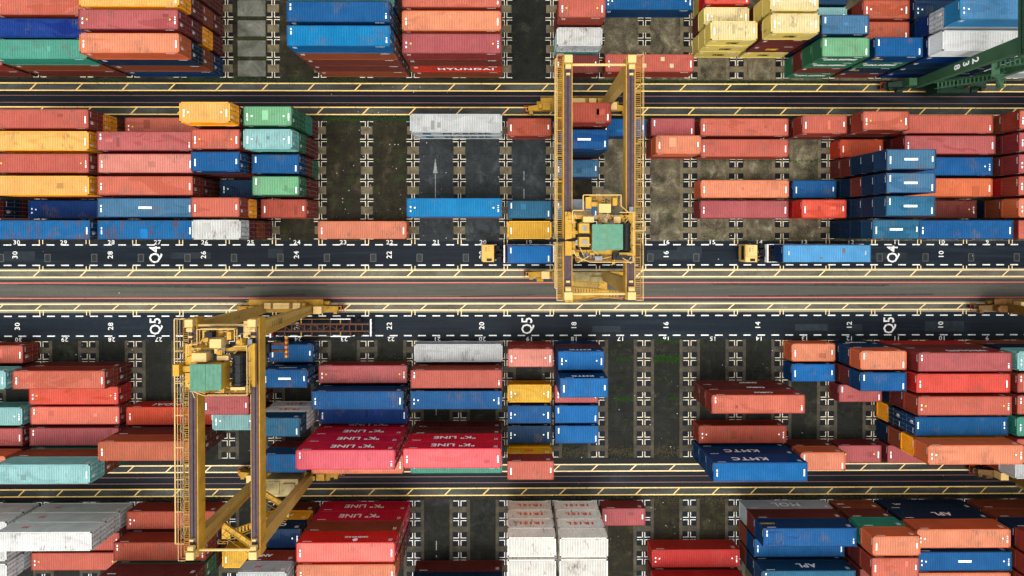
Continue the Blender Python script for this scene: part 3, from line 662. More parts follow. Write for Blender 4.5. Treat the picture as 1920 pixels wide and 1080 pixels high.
for rec in STACKS.replace('\n', '|').split('|'):
    rec = rec.strip()
    if not rec: continue
    br, k, nb, codes, ht = rec.split(); b, row = br[0], int(br[1:]); k = int(k); nb = int(nb); ht = float(ht); n = len(codes)
    rw = ROWNO = row if b in 'TBC' else 7 - row
    L = 12.192 if nb == 2 else 6.058; h = ht / n; x = bx(k) + P * nb / 2; y = rowc(b, row); key = '%s %d' % (br, k)
    xo = 0.0
    for t, c in enumerate(codes):
        if n == 1: pos = 'standing alone'
        elif t == n - 1: pos = 'top of %s' % NUM[n - 1]
        elif t == 0: pos = 'bottom of %s' % NUM[n - 1]
        else: pos = '%s of %s' % (ORD[t], NUM[n - 1])
        lab = '%s %s container %s, row %d %s, %s' % ('long' if nb == 2 else 'short', PAL[c][0], pos, rw, BNAME[b], where(k, nb))
        flip = (t + 1) in FLIP.get(key, ())
        jx, jy = random.uniform(-.04, .04), random.uniform(-.025, .025)
        if t == 0: jx0, jy0 = jx, jy
        if (key, t + 1) not in SHOWN:
            add_rest(x + jx0 + jx * .4, y + jy0 + jy * .4, t * h, L, h - .004, c, flip); continue
        o = make_container(x + jx0 + jx * .4, y + jy0 + jy * .4, t * h, L, h - .004, c, lab, 'long shipping containers' if nb == 2 else 'short shipping containers',
                           marks=3 if c in 'IWXw' else None, flip=flip)
        lt = LET.get(key, {}).get(t + 1)
        if lt:
            tx, sz, mt, dx, sx, sp = lt
            side_text(o, h, tx, sz, mt, 'S' if b in 'TA' else 'N', dx, 1.28, sx, .035 if sz > .6 else .015, sp, flip)
            if tx == 'MAERSK':
                g = MB(); g.box(-4.6, -3.5, -1.201, -1.197, .75, 1.85); g.build('emblem', M_blulet, o)
            if tx == 'HAMBURG SUD':
                g = MB(); g.loft([[(1.0 + .33 * math.cos(a * math.pi / 6), yy, 1.9 + .33 * math.sin(a * math.pi / 6)) for a in range(12)] for yy in (1.19, 1.2)]); g.build('emblem', M_wht, o)
        if t == n - 1 and key not in PLATE and c not in 'Ia' and random.random() < .42:
            hx_ = L / 2 - 1.2
            for q in range(random.choice((1, 1, 2))):
                px_ = random.uniform(-hx_, hx_); py_ = random.uniform(-.5, .5); a_ = random.uniform(.15, .5); b_ = random.choice((.2, .35, .6))
                rc_ = PAL[c][1]; kk = random.choice((.8, .88, 1.08)); sh = tuple(min(255, v_ * kk + (10 if kk > 1 else 0)) for v_ in rc_)
                g = MB(); g.box(px_ - a_, px_ + a_, max(py_ - b_, -1.1), min(py_ + b_, 1.1), TH - .0185, TH - .0135); g.build('repair_plate', paint(c + 'p%d' % int(kk * 100), sh, 'plate', .5), o)
        if t == n - 1 and key in PLATE:
            g = MB(); wdt = .82 if nb == 1 else .85; g.box(-wdt, wdt, -.13, .13, TH - .019, TH - .012); g.build('name_plate', M_wht, o)
        if t == n - 1 and key == 'T1 13':
            g = MB()
            for px_, py_ in ((-.7, -.35), (1.8, .55), (3.05, -.35)): g.box(px_ - .27, px_ + .27, py_ - .27, py_ + .27, TH - .019, TH - .012)
            g.build('roof_patch', M_patch, o)

tag(REST.build('stacked_containers', REST_M), 'lower and edge containers of the stacks that show only as slivers between their neighbours', 'containers', None, 'stuff')

# ------------------------------------------------------------------ rubber tyred gantry cranes
CY = simple('crane_yellow', (236, 182, 62), .5, 0, .2, .7, dirt=.55); CYd = simple('crane_yellow_worn', (206, 156, 48), .55, 0, .25, 1.2, dirt=.7)
CYb = simple('crane_beige_yellow', (224, 184, 98), .5, 0, .16, .5, dirt=.35); CYl = simple('crane_pale_yellow', (255, 214, 138), .5, 0, .1, 1.0)
CR = simple('rusty_rail_top', (112, 88, 92), .7, .1, .3, 2.5, dirt=.5); CG = simple('crane_green', (72, 114, 82), .5, 0, .2, .7, dirt=.15); CGd = simple('crane_green_dark', (26, 56, 42), .5, 0, .2, .7)
M_tyre = simple('tyre_rubber', (34, 33, 32), .8, 0, .3); M_blkm = simple('black_machinery', (34, 36, 40), .45, .2, .4, 2.0); M_gsteel = simple('grey_steel', (150, 152, 156), .4, .4)
M_rust = simple('rusty_steel', (120, 78, 58), .75, .1, .35, 3.0); M_rail = simple('running_rail', (72, 66, 70), .4, .6, .2)
M_cab = simple('grey_cab_roof', (142, 150, 164), .4); M_glass = simple('dark_glass', (24, 34, 34), .08, 0, .1)
M_cable = simple('pale_cable', (226, 214, 190), .6); M_rd = simple('red_paint', (196, 60, 48), .5)
def green_roof():
    s = NT('green_ribbed_sheet'); v = s.coords((1, 1, 1)); n = s.noise(v, 2.0, 5)
    c = s.mix(s.ramp(n, .3, .7), rgb((60, 138, 106)), rgb((84, 164, 128))); return s.out(c, .45)
M_groof = green_roof()
def wheel(parent, x, y, r=.72, wd=.46, axis='y'):
    g = MB(); ring = [(0, .80), (.12, 1), (.88, 1), (1, .80)]
    def rg(t, f): 
        return [(x + r * f * math.cos(a * math.pi / 9), y - wd / 2 + wd * t, r + r * f * math.sin(a * math.pi / 9)) for a in range(18)]
    g.loft([rg(t, f) for t, f in ring]); o = g.build('wheel', M_tyre, parent)
    h = MB(); h.loft([[(x + r * .5 * math.cos(a * math.pi / 6), y - wd / 2 - .02 + (wd + .04) * t, r + r * .5 * math.sin(a * math.pi / 6)) for a in range(12)] for t in (0, 1)])
    h.build('rim', CYd if parent.get('yl', 1) else CG, o); return o
def railing(g, pts, h=1.05, post=1.6, r=.03, mi=0):
    for a, b in zip(pts, pts[1:]):
        a = Vector(a); b = Vector(b); L = (b - a).length; n = max(1, int(L / post))
        g.tube(a + Vector((0, 0, h)), b + Vector((0, 0, h)), r, 4, mi); g.tube(a + Vector((0, 0, h * .5)), b + Vector((0, 0, h * .5)), r * .7, 4, mi)
        for i in range(n + 1):
            p = a + (b - a) * i / n; g.tube(p, p + Vector((0, 0, h)), r, 4, mi)
def make_crane(name, cx, yn, ys, H, label, var, green=False, ty=None, fest=2.1, walk=(True, True), sp=None):
    MY, MD, MB2, MW = (CG, CGd, CG, CG) if green else (CY, CYd, CYb, CY)
    if var == 4: MY = MD = MB2 = MW = simple('crane_yellow_sooty', (128, 90, 38), .6, 0, .4, 1.2, dirt=.9)
    yc = (yn + ys) / 2; root = empty(name, (cx, yc, 0)); tag(root, label, 'gantry crane', 'rubber tyred gantry cranes')
    yn -= yc; ys -= yc; lx = 3.34
    for y, s in ((yn, 1), (ys, -1)):
        g = MB(); g.box(-5.4, 5.4, y - .42, y + .42, 1.55, 2.35)
        for sx in (-1, 1): g.loft([[(sx * 5.4, y - .42, 1.55), (sx * 5.4, y + .42, 1.55), (sx * 5.4, y + .42, 2.35), (sx * 5.4, y - .42, 2.35)], [(sx * 6.9, y - .3, 1.3), (sx * 6.9, y + .3, 1.3), (sx * 6.9, y + .3, 1.75), (sx * 6.9, y - .3, 1.75)]])
        g.build('sill_beam', MD, root)
        for sx in (-1, 1):
            b = MB(); x = sx * 5.9; b.box(x - 1.35, x + 1.35, y - .3, y + .3, .95, 1.32); b.box(x - .3, x + .3, y - .36, y + .36, 1.3, 1.6)
            b.tube((x - sx * .2, y + s * .75, 1.5), (x - sx * 1.1, y + s * .75, 1.5), .3, 8); b.box(x + sx * .6 - .25, x + sx * .6 + .25, y - .75, y - .35, 1.1, 1.7)
            bo = b.build('bogie', MD, root)
            for dx in (-.85, .85): wheel(bo, x + dx, y)
            f = MB(); xx = sx * 7.45; f.path([(sx * 6.6, y - .55, .9), (xx, y - .55, .9), (xx, y + .55, .9), (sx * 6.6, y + .55, .9)], .05, 5)
            f.build('bumper_bar', M_rd, root)
            c = MB(); xx = sx * 4.6
            if (sx > 0) == (s > 0): c.box(xx - .55, xx + .55, y - .5, y + .5, 2.36, 3.5); c.build('motor_box', CYl if not green else CG, root)
            else: c.box(xx - .4, xx + .7, y - .45, y + .45, 2.36, 3.0); c.box(xx - .9, xx - .5, y - .3, y + .3, 2.36, 3.3); c.build('motor_box', MD, root)
        for sx in (-1, 1):
            g = MB(); g.loft([[(sx * lx + a * .38, y + b2 * .55, 2.35) for a, b2 in ((-1, -1), (1, -1), (1, 1), (-1, 1))],
                              [(sx * lx + a * .46, y + b2 * .86, H - 1.55) for a, b2 in ((-1, -1), (1, -1), (1, 1), (-1, 1))]])
            lg = g.build('leg', MB2, root)
            if sx * s > 0 or green:
                k = MB(); xx = sx * lx + .52
                for q in (-.2, .2): k.tube((xx, y + q - .3, 2.4), (xx + .06, y + q - .3, H - 1.6), .025, 4)
                z = 2.6
                while z < H - 1.7: k.tube((xx + .03, y - .5, z), (xx + .03, y - .1, z), .018, 4); z += .45
                k.build('ladder', MD, lg)
    gy0, gy1 = ys - 1.35, yn + 1.35
    for i, sx in enumerate((-1, 1)):
        g = MB(); g.box(sx * lx - .5, sx * lx + .5, gy0, gy1, H - 1.55, H - .06)
        for q in range(int((gy1 - gy0) / 2.2)): yy = gy0 + 1.1 + q * 2.2; g.box(sx * lx - .515, sx * lx + .515, yy - .05, yy + .05, H - 1.5, H - .1)
        go = g.build('girder', MY, root)
        r_ = MB(); r_.box(sx * lx - .36, sx * lx + .36, gy0 + .6, gy1 - .9, H - .06, H - .02); r_.box(sx * lx - .07, sx * lx + .07, gy0 + .6, gy1 - .9, H - .02, H + .12, 1)
        r_.box(sx * lx - .40, sx * lx - .33, gy0 + .6, gy1 - .9, H - .02, H + .05); r_.box(sx * lx + .33, sx * lx + .40, gy0 + .6, gy1 - .9, H - .02, H + .05)
        r_.build('trolley_rail', [CR, M_rail], root)
        if walk[i]:
            a = MB(); x0, x1 = sorted((sx * (lx + .52), sx * (lx + 1.16))); yy = gy0 + .1
            while yy < gy1 - .1: a.box(x0, x1, yy, yy + .05, H - .36, H - .32); yy += .21
            a.box(x0, x0 + .06, gy0, gy1, H - .42, H - .28); a.box(x1 - .06, x1, gy0, gy1, H - .42, H - .28)
            yy = gy0 + .4
            while yy < gy1: a.box(x0, x1, yy, yy + .1, H - .42, H - .27); yy += 1.35
            wk = a.build('walkway', MD, root)
            b = MB(); xo = sx * (lx + 1.2); railing(b, [(xo, gy0, H - .3), (xo, gy1, H - .3)]); railing(b, [(sx * (lx + .5), gy0, H - .3), (xo, gy0, H - .3)]); railing(b, [(sx * (lx + .5), gy1, H - .3), (xo, gy1, H - .3)])
            b.build('railing', CYl if not green else CG, wk)
        e = MB()                                                   # end stops and rope sheaves at both ends of the girder
        for ye, s in ((gy0 + .45, -1), (gy1 - .45, 1)):
            e.box(sx * lx - .42, sx * lx + .42, ye - .4, ye + .4, H, H + .75); e.tube((sx * lx - .3, ye - s * .7, H + .35), (sx * lx + .3, ye - s * .7, H + .35), .3, 10)
            e.box(sx * lx - .2, sx * lx + .2, ye - s * 1.5 - .1, ye - s * 1.5 + .1, H, H + .4)
        e.build('end_stop', CYl if not green else CG, root)
    g = MB(); g.tube((-lx, yn + .55, H - .3), (lx, yn + .55, H - .3), .14, 8); g.build('tie_pipe', CYl if not green else CG, root)
    g = MB(); g.tube((-lx, ys - .75, H - .3), (lx, ys - .75, H - .3), .14, 8); g.build('tie_pipe', CYl if not green else CG, root)
    if fest:                                                       # cable rail hung outboard of the left girder
        xf = -lx - fest; g = MB(); g.tube((xf, gy0 + 1.2, H - .5), (xf, gy1 - .2, H - .5), .075, 6)
        yy = gy0 + 1.2
        while yy < gy1: g.path([(-lx - 1.1, yy, H - .4), (xf, yy - .05, H - .5)], .05, 5); yy += 3.5
        fr = g.build('cable_rail', CYl if not green else CG, root)
        c = MB(); yy = gy0 + 1.6
        while yy < (ty - yc - 1 if ty else gy1):
            for q in range(3):
                pts = [(xf + .45 + q * .16, yy + 1.7 * t / 6, H - .7 - .55 * math.sin(math.pi * t / 6)) for t in range(7)]; c.path(pts, .03, 4)
            yy += 1.7
        c.build('hanging_cable', M_cable, fr)
    # stairs between the south legs
    g = MB(); y = ys - .95
    fl = [((-lx + .6, 4.9), (lx - 1.0, 9.4)), ((lx - 1.0, 9.4), (-lx + .8, 14.6)), ((-lx + .8, 14.6), (lx - .8, H - 1.4))]
    for q, ((xa, za), (xb, zb)) in enumerate(fl):
        yy = y - (q % 2) * .95
        for o in (-.38, .38): g.beam((xa, yy + o, za), (xb, yy + o, zb), .06, .22)
        n = int(abs(zb - za) / .28)
        for i in range(1, n):
            t = i / n; xx = xa + (xb - xa) * t; zz = za + (zb - za) * t; g.box(xx - .1, xx + .1, yy - .36, yy + .36, zz - .02, zz + .02)
        for o in (-.4, .4): g.tube((xa, yy + o, za + 1.0), (xb, yy + o, zb + 1.0), .03, 4)
        for i in range(0, 6):
            t = i / 5; xx = xa + (xb - xa) * t; zz = za + (zb - za) * t
            for o in (-.4, .4): g.tube((xx, yy + o, zz), (xx, yy + o, zz + 1.0), .025, 4)
        if q == 2: continue
        xp = xb; g.box(xp - .5, xp + .5, y - 1.4, y + .45, zb - .05, zb); railing(g, [(xp - .5, y - 1.4, zb), (xp + .5, y - 1.4, zb)], r=.025)
    g.build('stairway', CY if not green else CG, root)
    # engine house on the south sill, electrical boxes on the north sill
    g = MB(); ex = 0.1 if var != 1 else 1.2; g.box(ex - 2.2, ex + 2.2, ys - 1.75, ys + .45, 2.36, 4.6); g.box(ex - 1.9, ex - .3, ys - 1.5, ys + .2, 4.6, 4.72); g.box(ex + .2, ex + 1.8, ys - 1.2, ys - .1, 4.6, 4.85)
    for q in range(8): g.box(ex - 2.1 + q * .55, ex - 1.95 + q * .55, ys - 1.79, ys - 1.755, 2.5, 4.4)
    eh = g.build('engine_house', simple('stained_cream_sheet', (196, 176, 120), .5, 0, .3, .8, dirt=.6) if not green else CGd, root)
    g = MB(); g.tube((ex + 1.4, ys - 1.2, 4.6), (ex + 1.4, ys - 1.2, 5.5), .12, 8); g.build('exhaust_pipe', M_rust, eh)
    for q, (bx0, wd) in enumerate(((-2.6, .9), (-1.4, 2.2), (1.3, 1.0), (2.5, .5))):
        g = MB(); g.box(bx0, bx0 + wd, yn + .2, yn + 1.0, 2.36, 3.6); g.box(bx0 + .05, bx0 + wd - .05, yn + .24, yn + .6, 3.6, 3.68); g.build('electrical_box', CYl if not green and q < 3 else MD, root)
    g = MB(); g.box(-5.2, 5.0, yn + .5, yn + 1.35, 2.2, 2.3); railing(g, [(-5.2, yn + 1.32, 2.3), (5.0, yn + 1.32, 2.3)]); g.build('platform', MD, root)
    if ty is not None: trolley(root, ty - yc, H, var, sp)
    return root
def trolley(root, y, H, var, sp):
    lx = 3.34; z = H + .35; fx = 0.0
    def Bx(nm, a, m): 
        g = MB()
        for q in a: g.box(*q)
        return g.build(nm, m, root)
    # end carriages on the rails, cross beams
    Bx('trolley_frame', [(-lx - .35, -lx + .35, y - 2.5, y + 2.1, z, z + .45), (lx - .35, lx + .35, y - 2.5, y + 2.1, z, z + .45),
                         (-lx, lx, y + 1.35, y + 1.75, z + .05, z + .5), (-lx, lx, y - 2.3, y - 1.9, z + .05, z + .5), (-lx, lx, y - .25, y + .1, z, z + .4),
                         (-.2, .2, y - 2, y + 3.7, z, z + .35), (-2.9, -2.6, y - 2.2, y + 1.6, z, z + .35), (2.3, 2.6, y - 2.2, y + 1.7, z, z + .35)], CY)
    for sx in (-1, 1):
        for yy in (y - 2.1, y + 1.7):
            g = MB(); g.loft([[(sx * lx + t, yy + .3 * math.cos(a * math.pi / 6), H + .42 + .3 * math.sin(a * math.pi / 6)) for a in range(12)] for t in (-.12, .12)]); g.build('trolley_wheel', M_rust, root)
    # platforms of grating
    g = MB()
    for (x0, x1, y0, y1) in ((-2.9, -1.0, y + 1.8, y + 2.3), (-1.2, 1.9, y + 2.9, y + 3.8), (-3.5, -2.9, y - 1.8, y + 1.2), (-2.6, 3.0, y - 3.1, y - 2.3)):
        xx = x0
        while xx < x1: g.box(xx, xx + .06, y0, y1, z + .3, z + .36); xx += .13
        g.box(x0, x1, y0, y0 + .08, z + .26, z + .38); g.box(x0, x1, y1 - .08, y1, z + .26, z + .38)
    pl = g.build('platform', CYd, root)
    g = MB(); zr = z + .36
    railing(g, [(-1.9, y + 3.8, zr), (2.0, y + 3.8, zr), (2.0, y + 2.6, zr)], r=.045); railing(g, [(-1.9, y + 3.8, zr), (-1.9, y + 2.2, zr), (-3.0, y + 2.2, zr), (-3.0, y + .9, zr)], r=.045)
    railing(g, [(-2.9, y - 1.9, zr), (-2.6, y - 2.6, zr), (-1.2, y - 3.15, zr), (3.3, y - 3.15, zr), (3.3, y + 2.0, zr), (1.9, y + 2.0, zr)], r=.045)
    railing(g, [(3.4, y + .1, zr), (4.5, y + .1, zr), (4.5, y + 1.0, zr), (3.4, y + 1.0, zr)], r=.045) if var == 1 else None
    g.build('railing', CYl, pl)
    # machinery house with a green ribbed roof in two sheets
    hx0, hx1, hy0, hy1 = (-1.15, 1.95, y - 1.95, y + .75) if var == 1 else (-2.05, 1.2, y - 2.4, y + .4)
    zh = z + .5; zt = z + 2.5
    hs_ = Bx('machinery_house', [(hx0 + .12, hx1 - .12, hy0 + .12, hy1 - .12, zh, zt)], CY)
    xm = (hx0 + hx1) / 2
    for i, (a, b2, dz, ye) in enumerate(((hx0, xm - .02, 0, 0), (xm + .02, hx1, .03, .12))):
        g = MB(); n = 12; st = (b2 - a) / n
        for q in range(n):
            x0 = a + q * st; g.box(x0, x0 + st * .6, hy0 + ye, hy1, zt + dz, zt + .05 + dz); g.box(x0 + st * .6, x0 + st, hy0 + ye, hy1, zt + dz, zt + .085 + dz)
        g.build('roof', M_groof, hs_)
    # hoist drum and motor
    dx = 2.55 if var == 1 else 2.35; g = MB(); y0, y1 = (y - 2.0, y + .9) if var == 1 else (y - 2.1, y + 1.2); zd = z + 1.1
    prof = [(0, .25), (.02, .55), (.1, .55), (.1, .47), (.36, .47), (.36, .52), (.42, .52), (.42, .47), (.62, .47), (.62, .52), (.68, .52), (.68, .47), (.9, .47), (.9, .55), (.98, .55), (1, .25)]
    k = 1.0 if var == 1 else 1.4
    g.loft([[(dx + k * r * math.cos(a * math.pi / 9), y0 + (y1 - y0) * t, zd + k * r * math.sin(a * math.pi / 9)) for a in range(18)] for t, r in prof]); g.box(dx - .5, dx + .5, y0 - .1, y1 + .1, z + .3, z + .7)
    g.build('hoist_drum', M_blkm, root, smooth=False)
    Bx('drum_frame', [(dx - .75, dx + .75, y0 - .45, y0 - .15, z + .3, z + 1.5), (dx - .75, dx - .6, y0, y1, z + .3, z + .8)], CYl if var == 2 else CYd)
    Bx('winch_motor', [(1.2, 2.9, y - 2.9, y - 2.1, z + .4, z + 1.3), (1.5, 2.6, y - 2.7, y - 2.4, z + 1.3, z + 1.6)] if var == 1 else [(-1.2, -.4, y + 2.9, y + 3.5, z + .4, z + 1.3)], M_blkm)
    # square boxes with grey hatch lids
    for yy in (y + .35, y - 1.05):
        if var == 1:
            b = Bx('control_box', [(-2.4, -1.35, yy - .5, yy + .5, z + .5, z + 1.9)], CY); g = MB(); g.box(-2.12, -1.62, yy - .25, yy + .25, z + 1.9, z + 1.98); g.build('hatch', M_gsteel, b)
    if var == 1: Bx('resistor_box', [(-2.35, -1.4, y - .45, y - .22, z + .5, z + 1.3)], M_blkm)
    else:
        Bx('control_box', [(-2.2, -.7, y + .5, y + 1.4, z + .5, z + 1.9)], CYl); Bx('control_box', [(-4.4, -3.75, y - 1.1, y + .1, z + .3, z + 1.5), (-3.75, -2.6, y - .8, y - .2, z + .3, z + .8)], CY)
    Bx('control_box', [(-.35, .85, y + 1.95, y + 2.85, z + .5, z + 1.9)], CYl)
    Bx('control_box', [(-1.95, -.85, y + .95, y + 1.55, z + .5, z + 1.7)] if var == 1 else [(.1, 1.3, y + .55, y + 1.0, z + .5, z + 1.3)], CYl)
    Bx('control_box', [(1.15, 1.6, y + 2.7, y + 3.5, z + .4, z + 1.3), (-1.6, -1.0, y + 2.4, y + 3.6, z + .4, z + .9)], CY)
    g = MB()
    for q in range(9): g.tube((-.2 + q * .13, y + 1.85, z + 1.2), (.05 + q * .07, y + .95, z + .7), .03, 4)
    g.build('hoist_rope', M_cable, root)
    g = MB()
    for q in range(6):
        xx = -2.5 + q * .35; g.tube((xx, y - 2.2, z + .6), (xx + .12, y - 2.75, z + .6), .12, 8)
    g.build('brake_unit', M_gsteel, root)
    g = MB(); g.box(-3.2 - .1, -lx - 1.9 - .4, y - 1.0, y - .75, z + .1, z + .35) if False else None
    g.path([(-lx - 2.0, y - .95, z - .2), (-lx - 1.2, y - .9, z + .2), (-lx, y - .9, z + .35), (-2.6, y - .8, z + .5)], .17, 6); g.build('current_collector_arm', M_blkm, root)
    Bx('floodlight', [(3.0, 3.45, y + 2.0, y + 2.6, z + .4, z + .6)], M_gsteel)
    rr = random.Random(5 + var)
    for q in range(14):
        xx = rr.uniform(-2.8, 2.8); yy = rr.choice((rr.uniform(y + 1.0, y + 3.4), rr.uniform(y - 3.0, y - 2.1))); a, b_ = rr.uniform(.12, .4), rr.uniform(.12, .35); hh = rr.uniform(.3, 1.1)
        g = MB(); g.box(xx - a, xx + a, yy - b_, yy + b_, z + .37, z + .37 + hh); g.box(xx - a * .6, xx + a * .6, yy - b_ * .5, yy + b_ * .5, z + .37 + hh, z + .45 + hh)
        g.build('equipment_box', rr.choice((CY, CYl, CYd, M_blkm, M_gsteel, CY)), root)
    g = MB()
    for q in range(16):
        xa, ya = rr.uniform(-3, 3), rr.choice((rr.uniform(y + .9, y + 3.5), rr.uniform(y - 3.0, y - 1.9))); xb = xa + rr.uniform(-1.2, 1.2); yb = ya + rr.uniform(-.8, .8); zz = z + rr.uniform(.6, 1.5)
        g.path([(xa, ya, z + .4), (xa, ya, zz), (xb, yb, zz), (xb, yb, z + .4)], .04, 5)
    g.build('pipework', CYl, root)
    g = MB()
    for q in range(12):
        xa, ya = rr.uniform(-3, 3), rr.uniform(y - 3.0, y + 3.4); g.path([(xa, ya, z + .45), (xa + rr.uniform(-.8, .8), ya + rr.uniform(-.8, .8), z + .7), (xa + rr.uniform(-1, 1), ya + rr.uniform(-1, 1), z + .45)], .035, 4)
    g.build('cable', M_blkm, root)
    # driver's cab hangs below the trolley
    cb = Bx('cab', [(-2.75, -1.5, y + 2.1, y + 3.5, H - 3.3, H - .9)], M_cab)
    g = MB(); g.box(-2.7, -1.55, y + 3.51, y + 3.54, H - 3.1, H - 1.6); g.box(-2.78, -2.755, y + 2.3, y + 3.4, H - 3.1, H - 1.6); g.build('window', M_glass, cb)
    # spreader on its ropes
    ln, zs, dy = sp; h = ln / 2
    g = MB(); g.box(-1.3, 1.3, y + dy - .55, y + dy + .55, zs + .55, zs + 1.2); g.box(-.9, .9, y + dy - 1.0, y + dy + 1.0, zs + .7, zs + 1.0)
    so_ = g.build('spreader', M_blkm, root)
    g = MB()
    for q in (-.45, .45): g.box(-h + .2, h - .2, y + dy + q - .16, y + dy + q + .16, zs + .1, zs + .5)
    g.build('spreader_beam', M_rust, so_)
    for sx in (-1, 1):
        g = MB()
        for q in range(9): g.box(sx * h - .14, sx * h + .14, y + dy - 1.3 + q * .29, y + dy - 1.3 + q * .29 + .28, zs, zs + .4, q % 2)
        g.build('end_beam', [CY, M_rd], so_)
    g = MB()
    for sx in (-.9, .9):
        for sy in (-.8, .8): g.tube((sx, y + dy + sy, zs + 1.0), (sx * 1.4, y + sy, H + .4), .03, 4)
    g.build('hoist_rope', M_blkm, so_)
RUN_T, RUN_A, RUN_Q4, RUN_Q5, RUN_C = 20.8, 17.43, -5.67, -10.43, -33.52
c1 = make_crane('gantry_crane', 9.56, RUN_A, RUN_Q4, 21.2, 'yellow gantry crane over the upper yard, green roof above lane Q4', 1, ty=.2, fest=1.3, sp=(6.06, 12.8, -2.6))
c2 = make_crane('gantry_crane', -30.75, RUN_Q5, RUN_C, 20.2, 'yellow gantry crane over the lower yard with long black numbers on its leg', 2, ty=-13.8, fest=2.2, walk=(True, False), sp=(6.06, 10.2, -.3))
c3 = make_crane('gantry_crane', 72.9, RUN_Q5, RUN_C, 20.2, 'yellow gantry crane at the right edge, only its left wheels and legs in view', 4, fest=0)
c4 = make_crane('gantry_crane', 59.9, RUN_T + 23.1, RUN_T, 20.6, 'green gantry crane at the top right with white 238 down its leg', 3, green=True, fest=0)
def mat_text(body, size, mat, parent, loc, X, Y, bold=.02, sp=1.0):
    o = bpy.data.objects.new('lettering', text_mesh(body, size, bold, .003, sp)); col.objects.link(o)
    X = Vector(X); Y = Vector(Y); Z = X.cross(Y); o.parent = parent
    mm = Matrix((X, Y, Z)).transposed().to_4x4(); mm.translation = Vector(loc); o.matrix_basis = mm
    o.material_slots[0].link = 'OBJECT'; o.material_slots[0].material = mat; return o
yc2 = (RUN_Q5 + RUN_C) / 2
mat_text('11150', 1.0, M_blk, c2, (3.34 + .455, RUN_Q5 - yc2 + .1, 15.3), (.0045, 0, -1), (0, 1, 0), .0, 1.25)
mat_text('11150', .55, M_blk, c2, (-3.34 + .97, RUN_Q5 - yc2 + .2, 12), (0, 0, -1), (0, 1, 0), 0, 1.2)
for i, ch in enumerate('238'):
    mat_text(ch, 1.35, M_wht, c4, (-3.34 - .452, RUN_T - (RUN_T + 23.1 + RUN_T) / 2 + .05, 13.1 - i * 1.45), (0, -1, 0), (-.0042, 0, 1), .035)

# ------------------------------------------------------------------ terminal tractors, trailers
TY = simple('tractor_yellow', (255, 196, 92), .4, 0, .08, 1.5, dirt=.15); M_chas = simple('dark_chassis', (34, 32, 34), .6, .1, .35, 2.5)
def make_tractor(x, y, label, pale=False):
    r = empty('yard_tractor', (x, y, 0)); tag(r, label, 'tractor', 'yellow yard tractors'); r['yl'] = 0
    g = MB(); g.box(.3, 4.9, -.5, -.3, .75, 1.0); g.box(.3, 4.9, .3, .5, .75, 1.0)
    for q in (1.9, 2.5, 3.2, 4.0, 4.7): g.box(q, q + .12, -.3, .3, .78, .95)
    g.box(1.85, 2.7, -.95, -.55, .6, 1.25); g.box(1.95, 2.5, .55, 1.0, .6, 1.1); g.box(3.3, 4.3, -.55, .55, 1.0, 1.18); g.tube((2.1, -.2, 1.0), (2.9, -.2, 1.0), .2, 8); g.tube((2.8, .2, 1.1), (3.1, .2, 1.1), .25, 8)
    g.build('chassis', M_chas, r)
    for wx in (.75, 3.3, 4.35):
        for wy in (-1.0, 1.0): wheel(r, wx, wy, .5, .34 if wx < 1 else .5)
    # cab: full width body, lower step at the driver side
    g = MB(); pts = [(0, -1.05), (.25, -1.25), (1.75, -1.25), (1.75, 1.2), (0, 1.2)]
    g.loft([[(a, b, .7) for a, b in pts], [(a, b, 2.0) for a, b in pts], [(a + (.12 if a < .1 else 0), b * .97, 2.85) for a, b in pts]])
    c = g.build('cab', TY, r)
    g = MB(); g.box(.35, 1.7, -.35, 1.12, 2.851, 2.93); g.box(.1, 1.6, -1.15, -.5, 2.851, 2.875); g.build('roof_panel', TY if not pale else CYl, c)
    g = MB(); g.box(-.02, .1, -.9, 1.05, 1.7, 2.55); g.build('windscreen', M_glass, c)
    g = MB(); g.box(.75, 1.45, -1.1, -.72, 2.876, 2.90); g.build('roof_hatch', M_blkm, c)
    g = MB()
    for i in range(4): g.box(.55 + .0, .8, .75 - i * .16 - .03, .75 - i * .16 + .03, 2.931, 2.936)
    for i in range(3): g.box(.95, 1.2, .9 - i * .26, .9 - i * .26 + .05, 2.931, 2.936)
    g.build('roof_marks', M_blk, c)
    g = MB(); g.tube((.1, -1.2, 2.2), (-.2, -1.5, 2.3), .03, 5); g.box(-.28, -.18, -1.6, -1.42, 2.0, 2.5); g.tube((.1, 1.15, 2.2), (-.2, 1.4, 2.3), .03, 5); g.box(-.28, -.18, 1.32, 1.5, 2.0, 2.5); g.build('mirror', M_blkm, c)
    g = MB(); g.tube((2.0, -.95, 1.2), (2.0, -.95, 2.7), .09, 8); g.build('exhaust_pipe', M_gsteel, r)
    g = MB(); g.box(-.06, 0, -.9, -.6, .85, 1.05); g.build('headlight', M_gsteel, r); g = MB(); g.box(-.06, 0, .6, .9, .85, 1.05); g.build('headlight', M_gsteel, r)
    return r
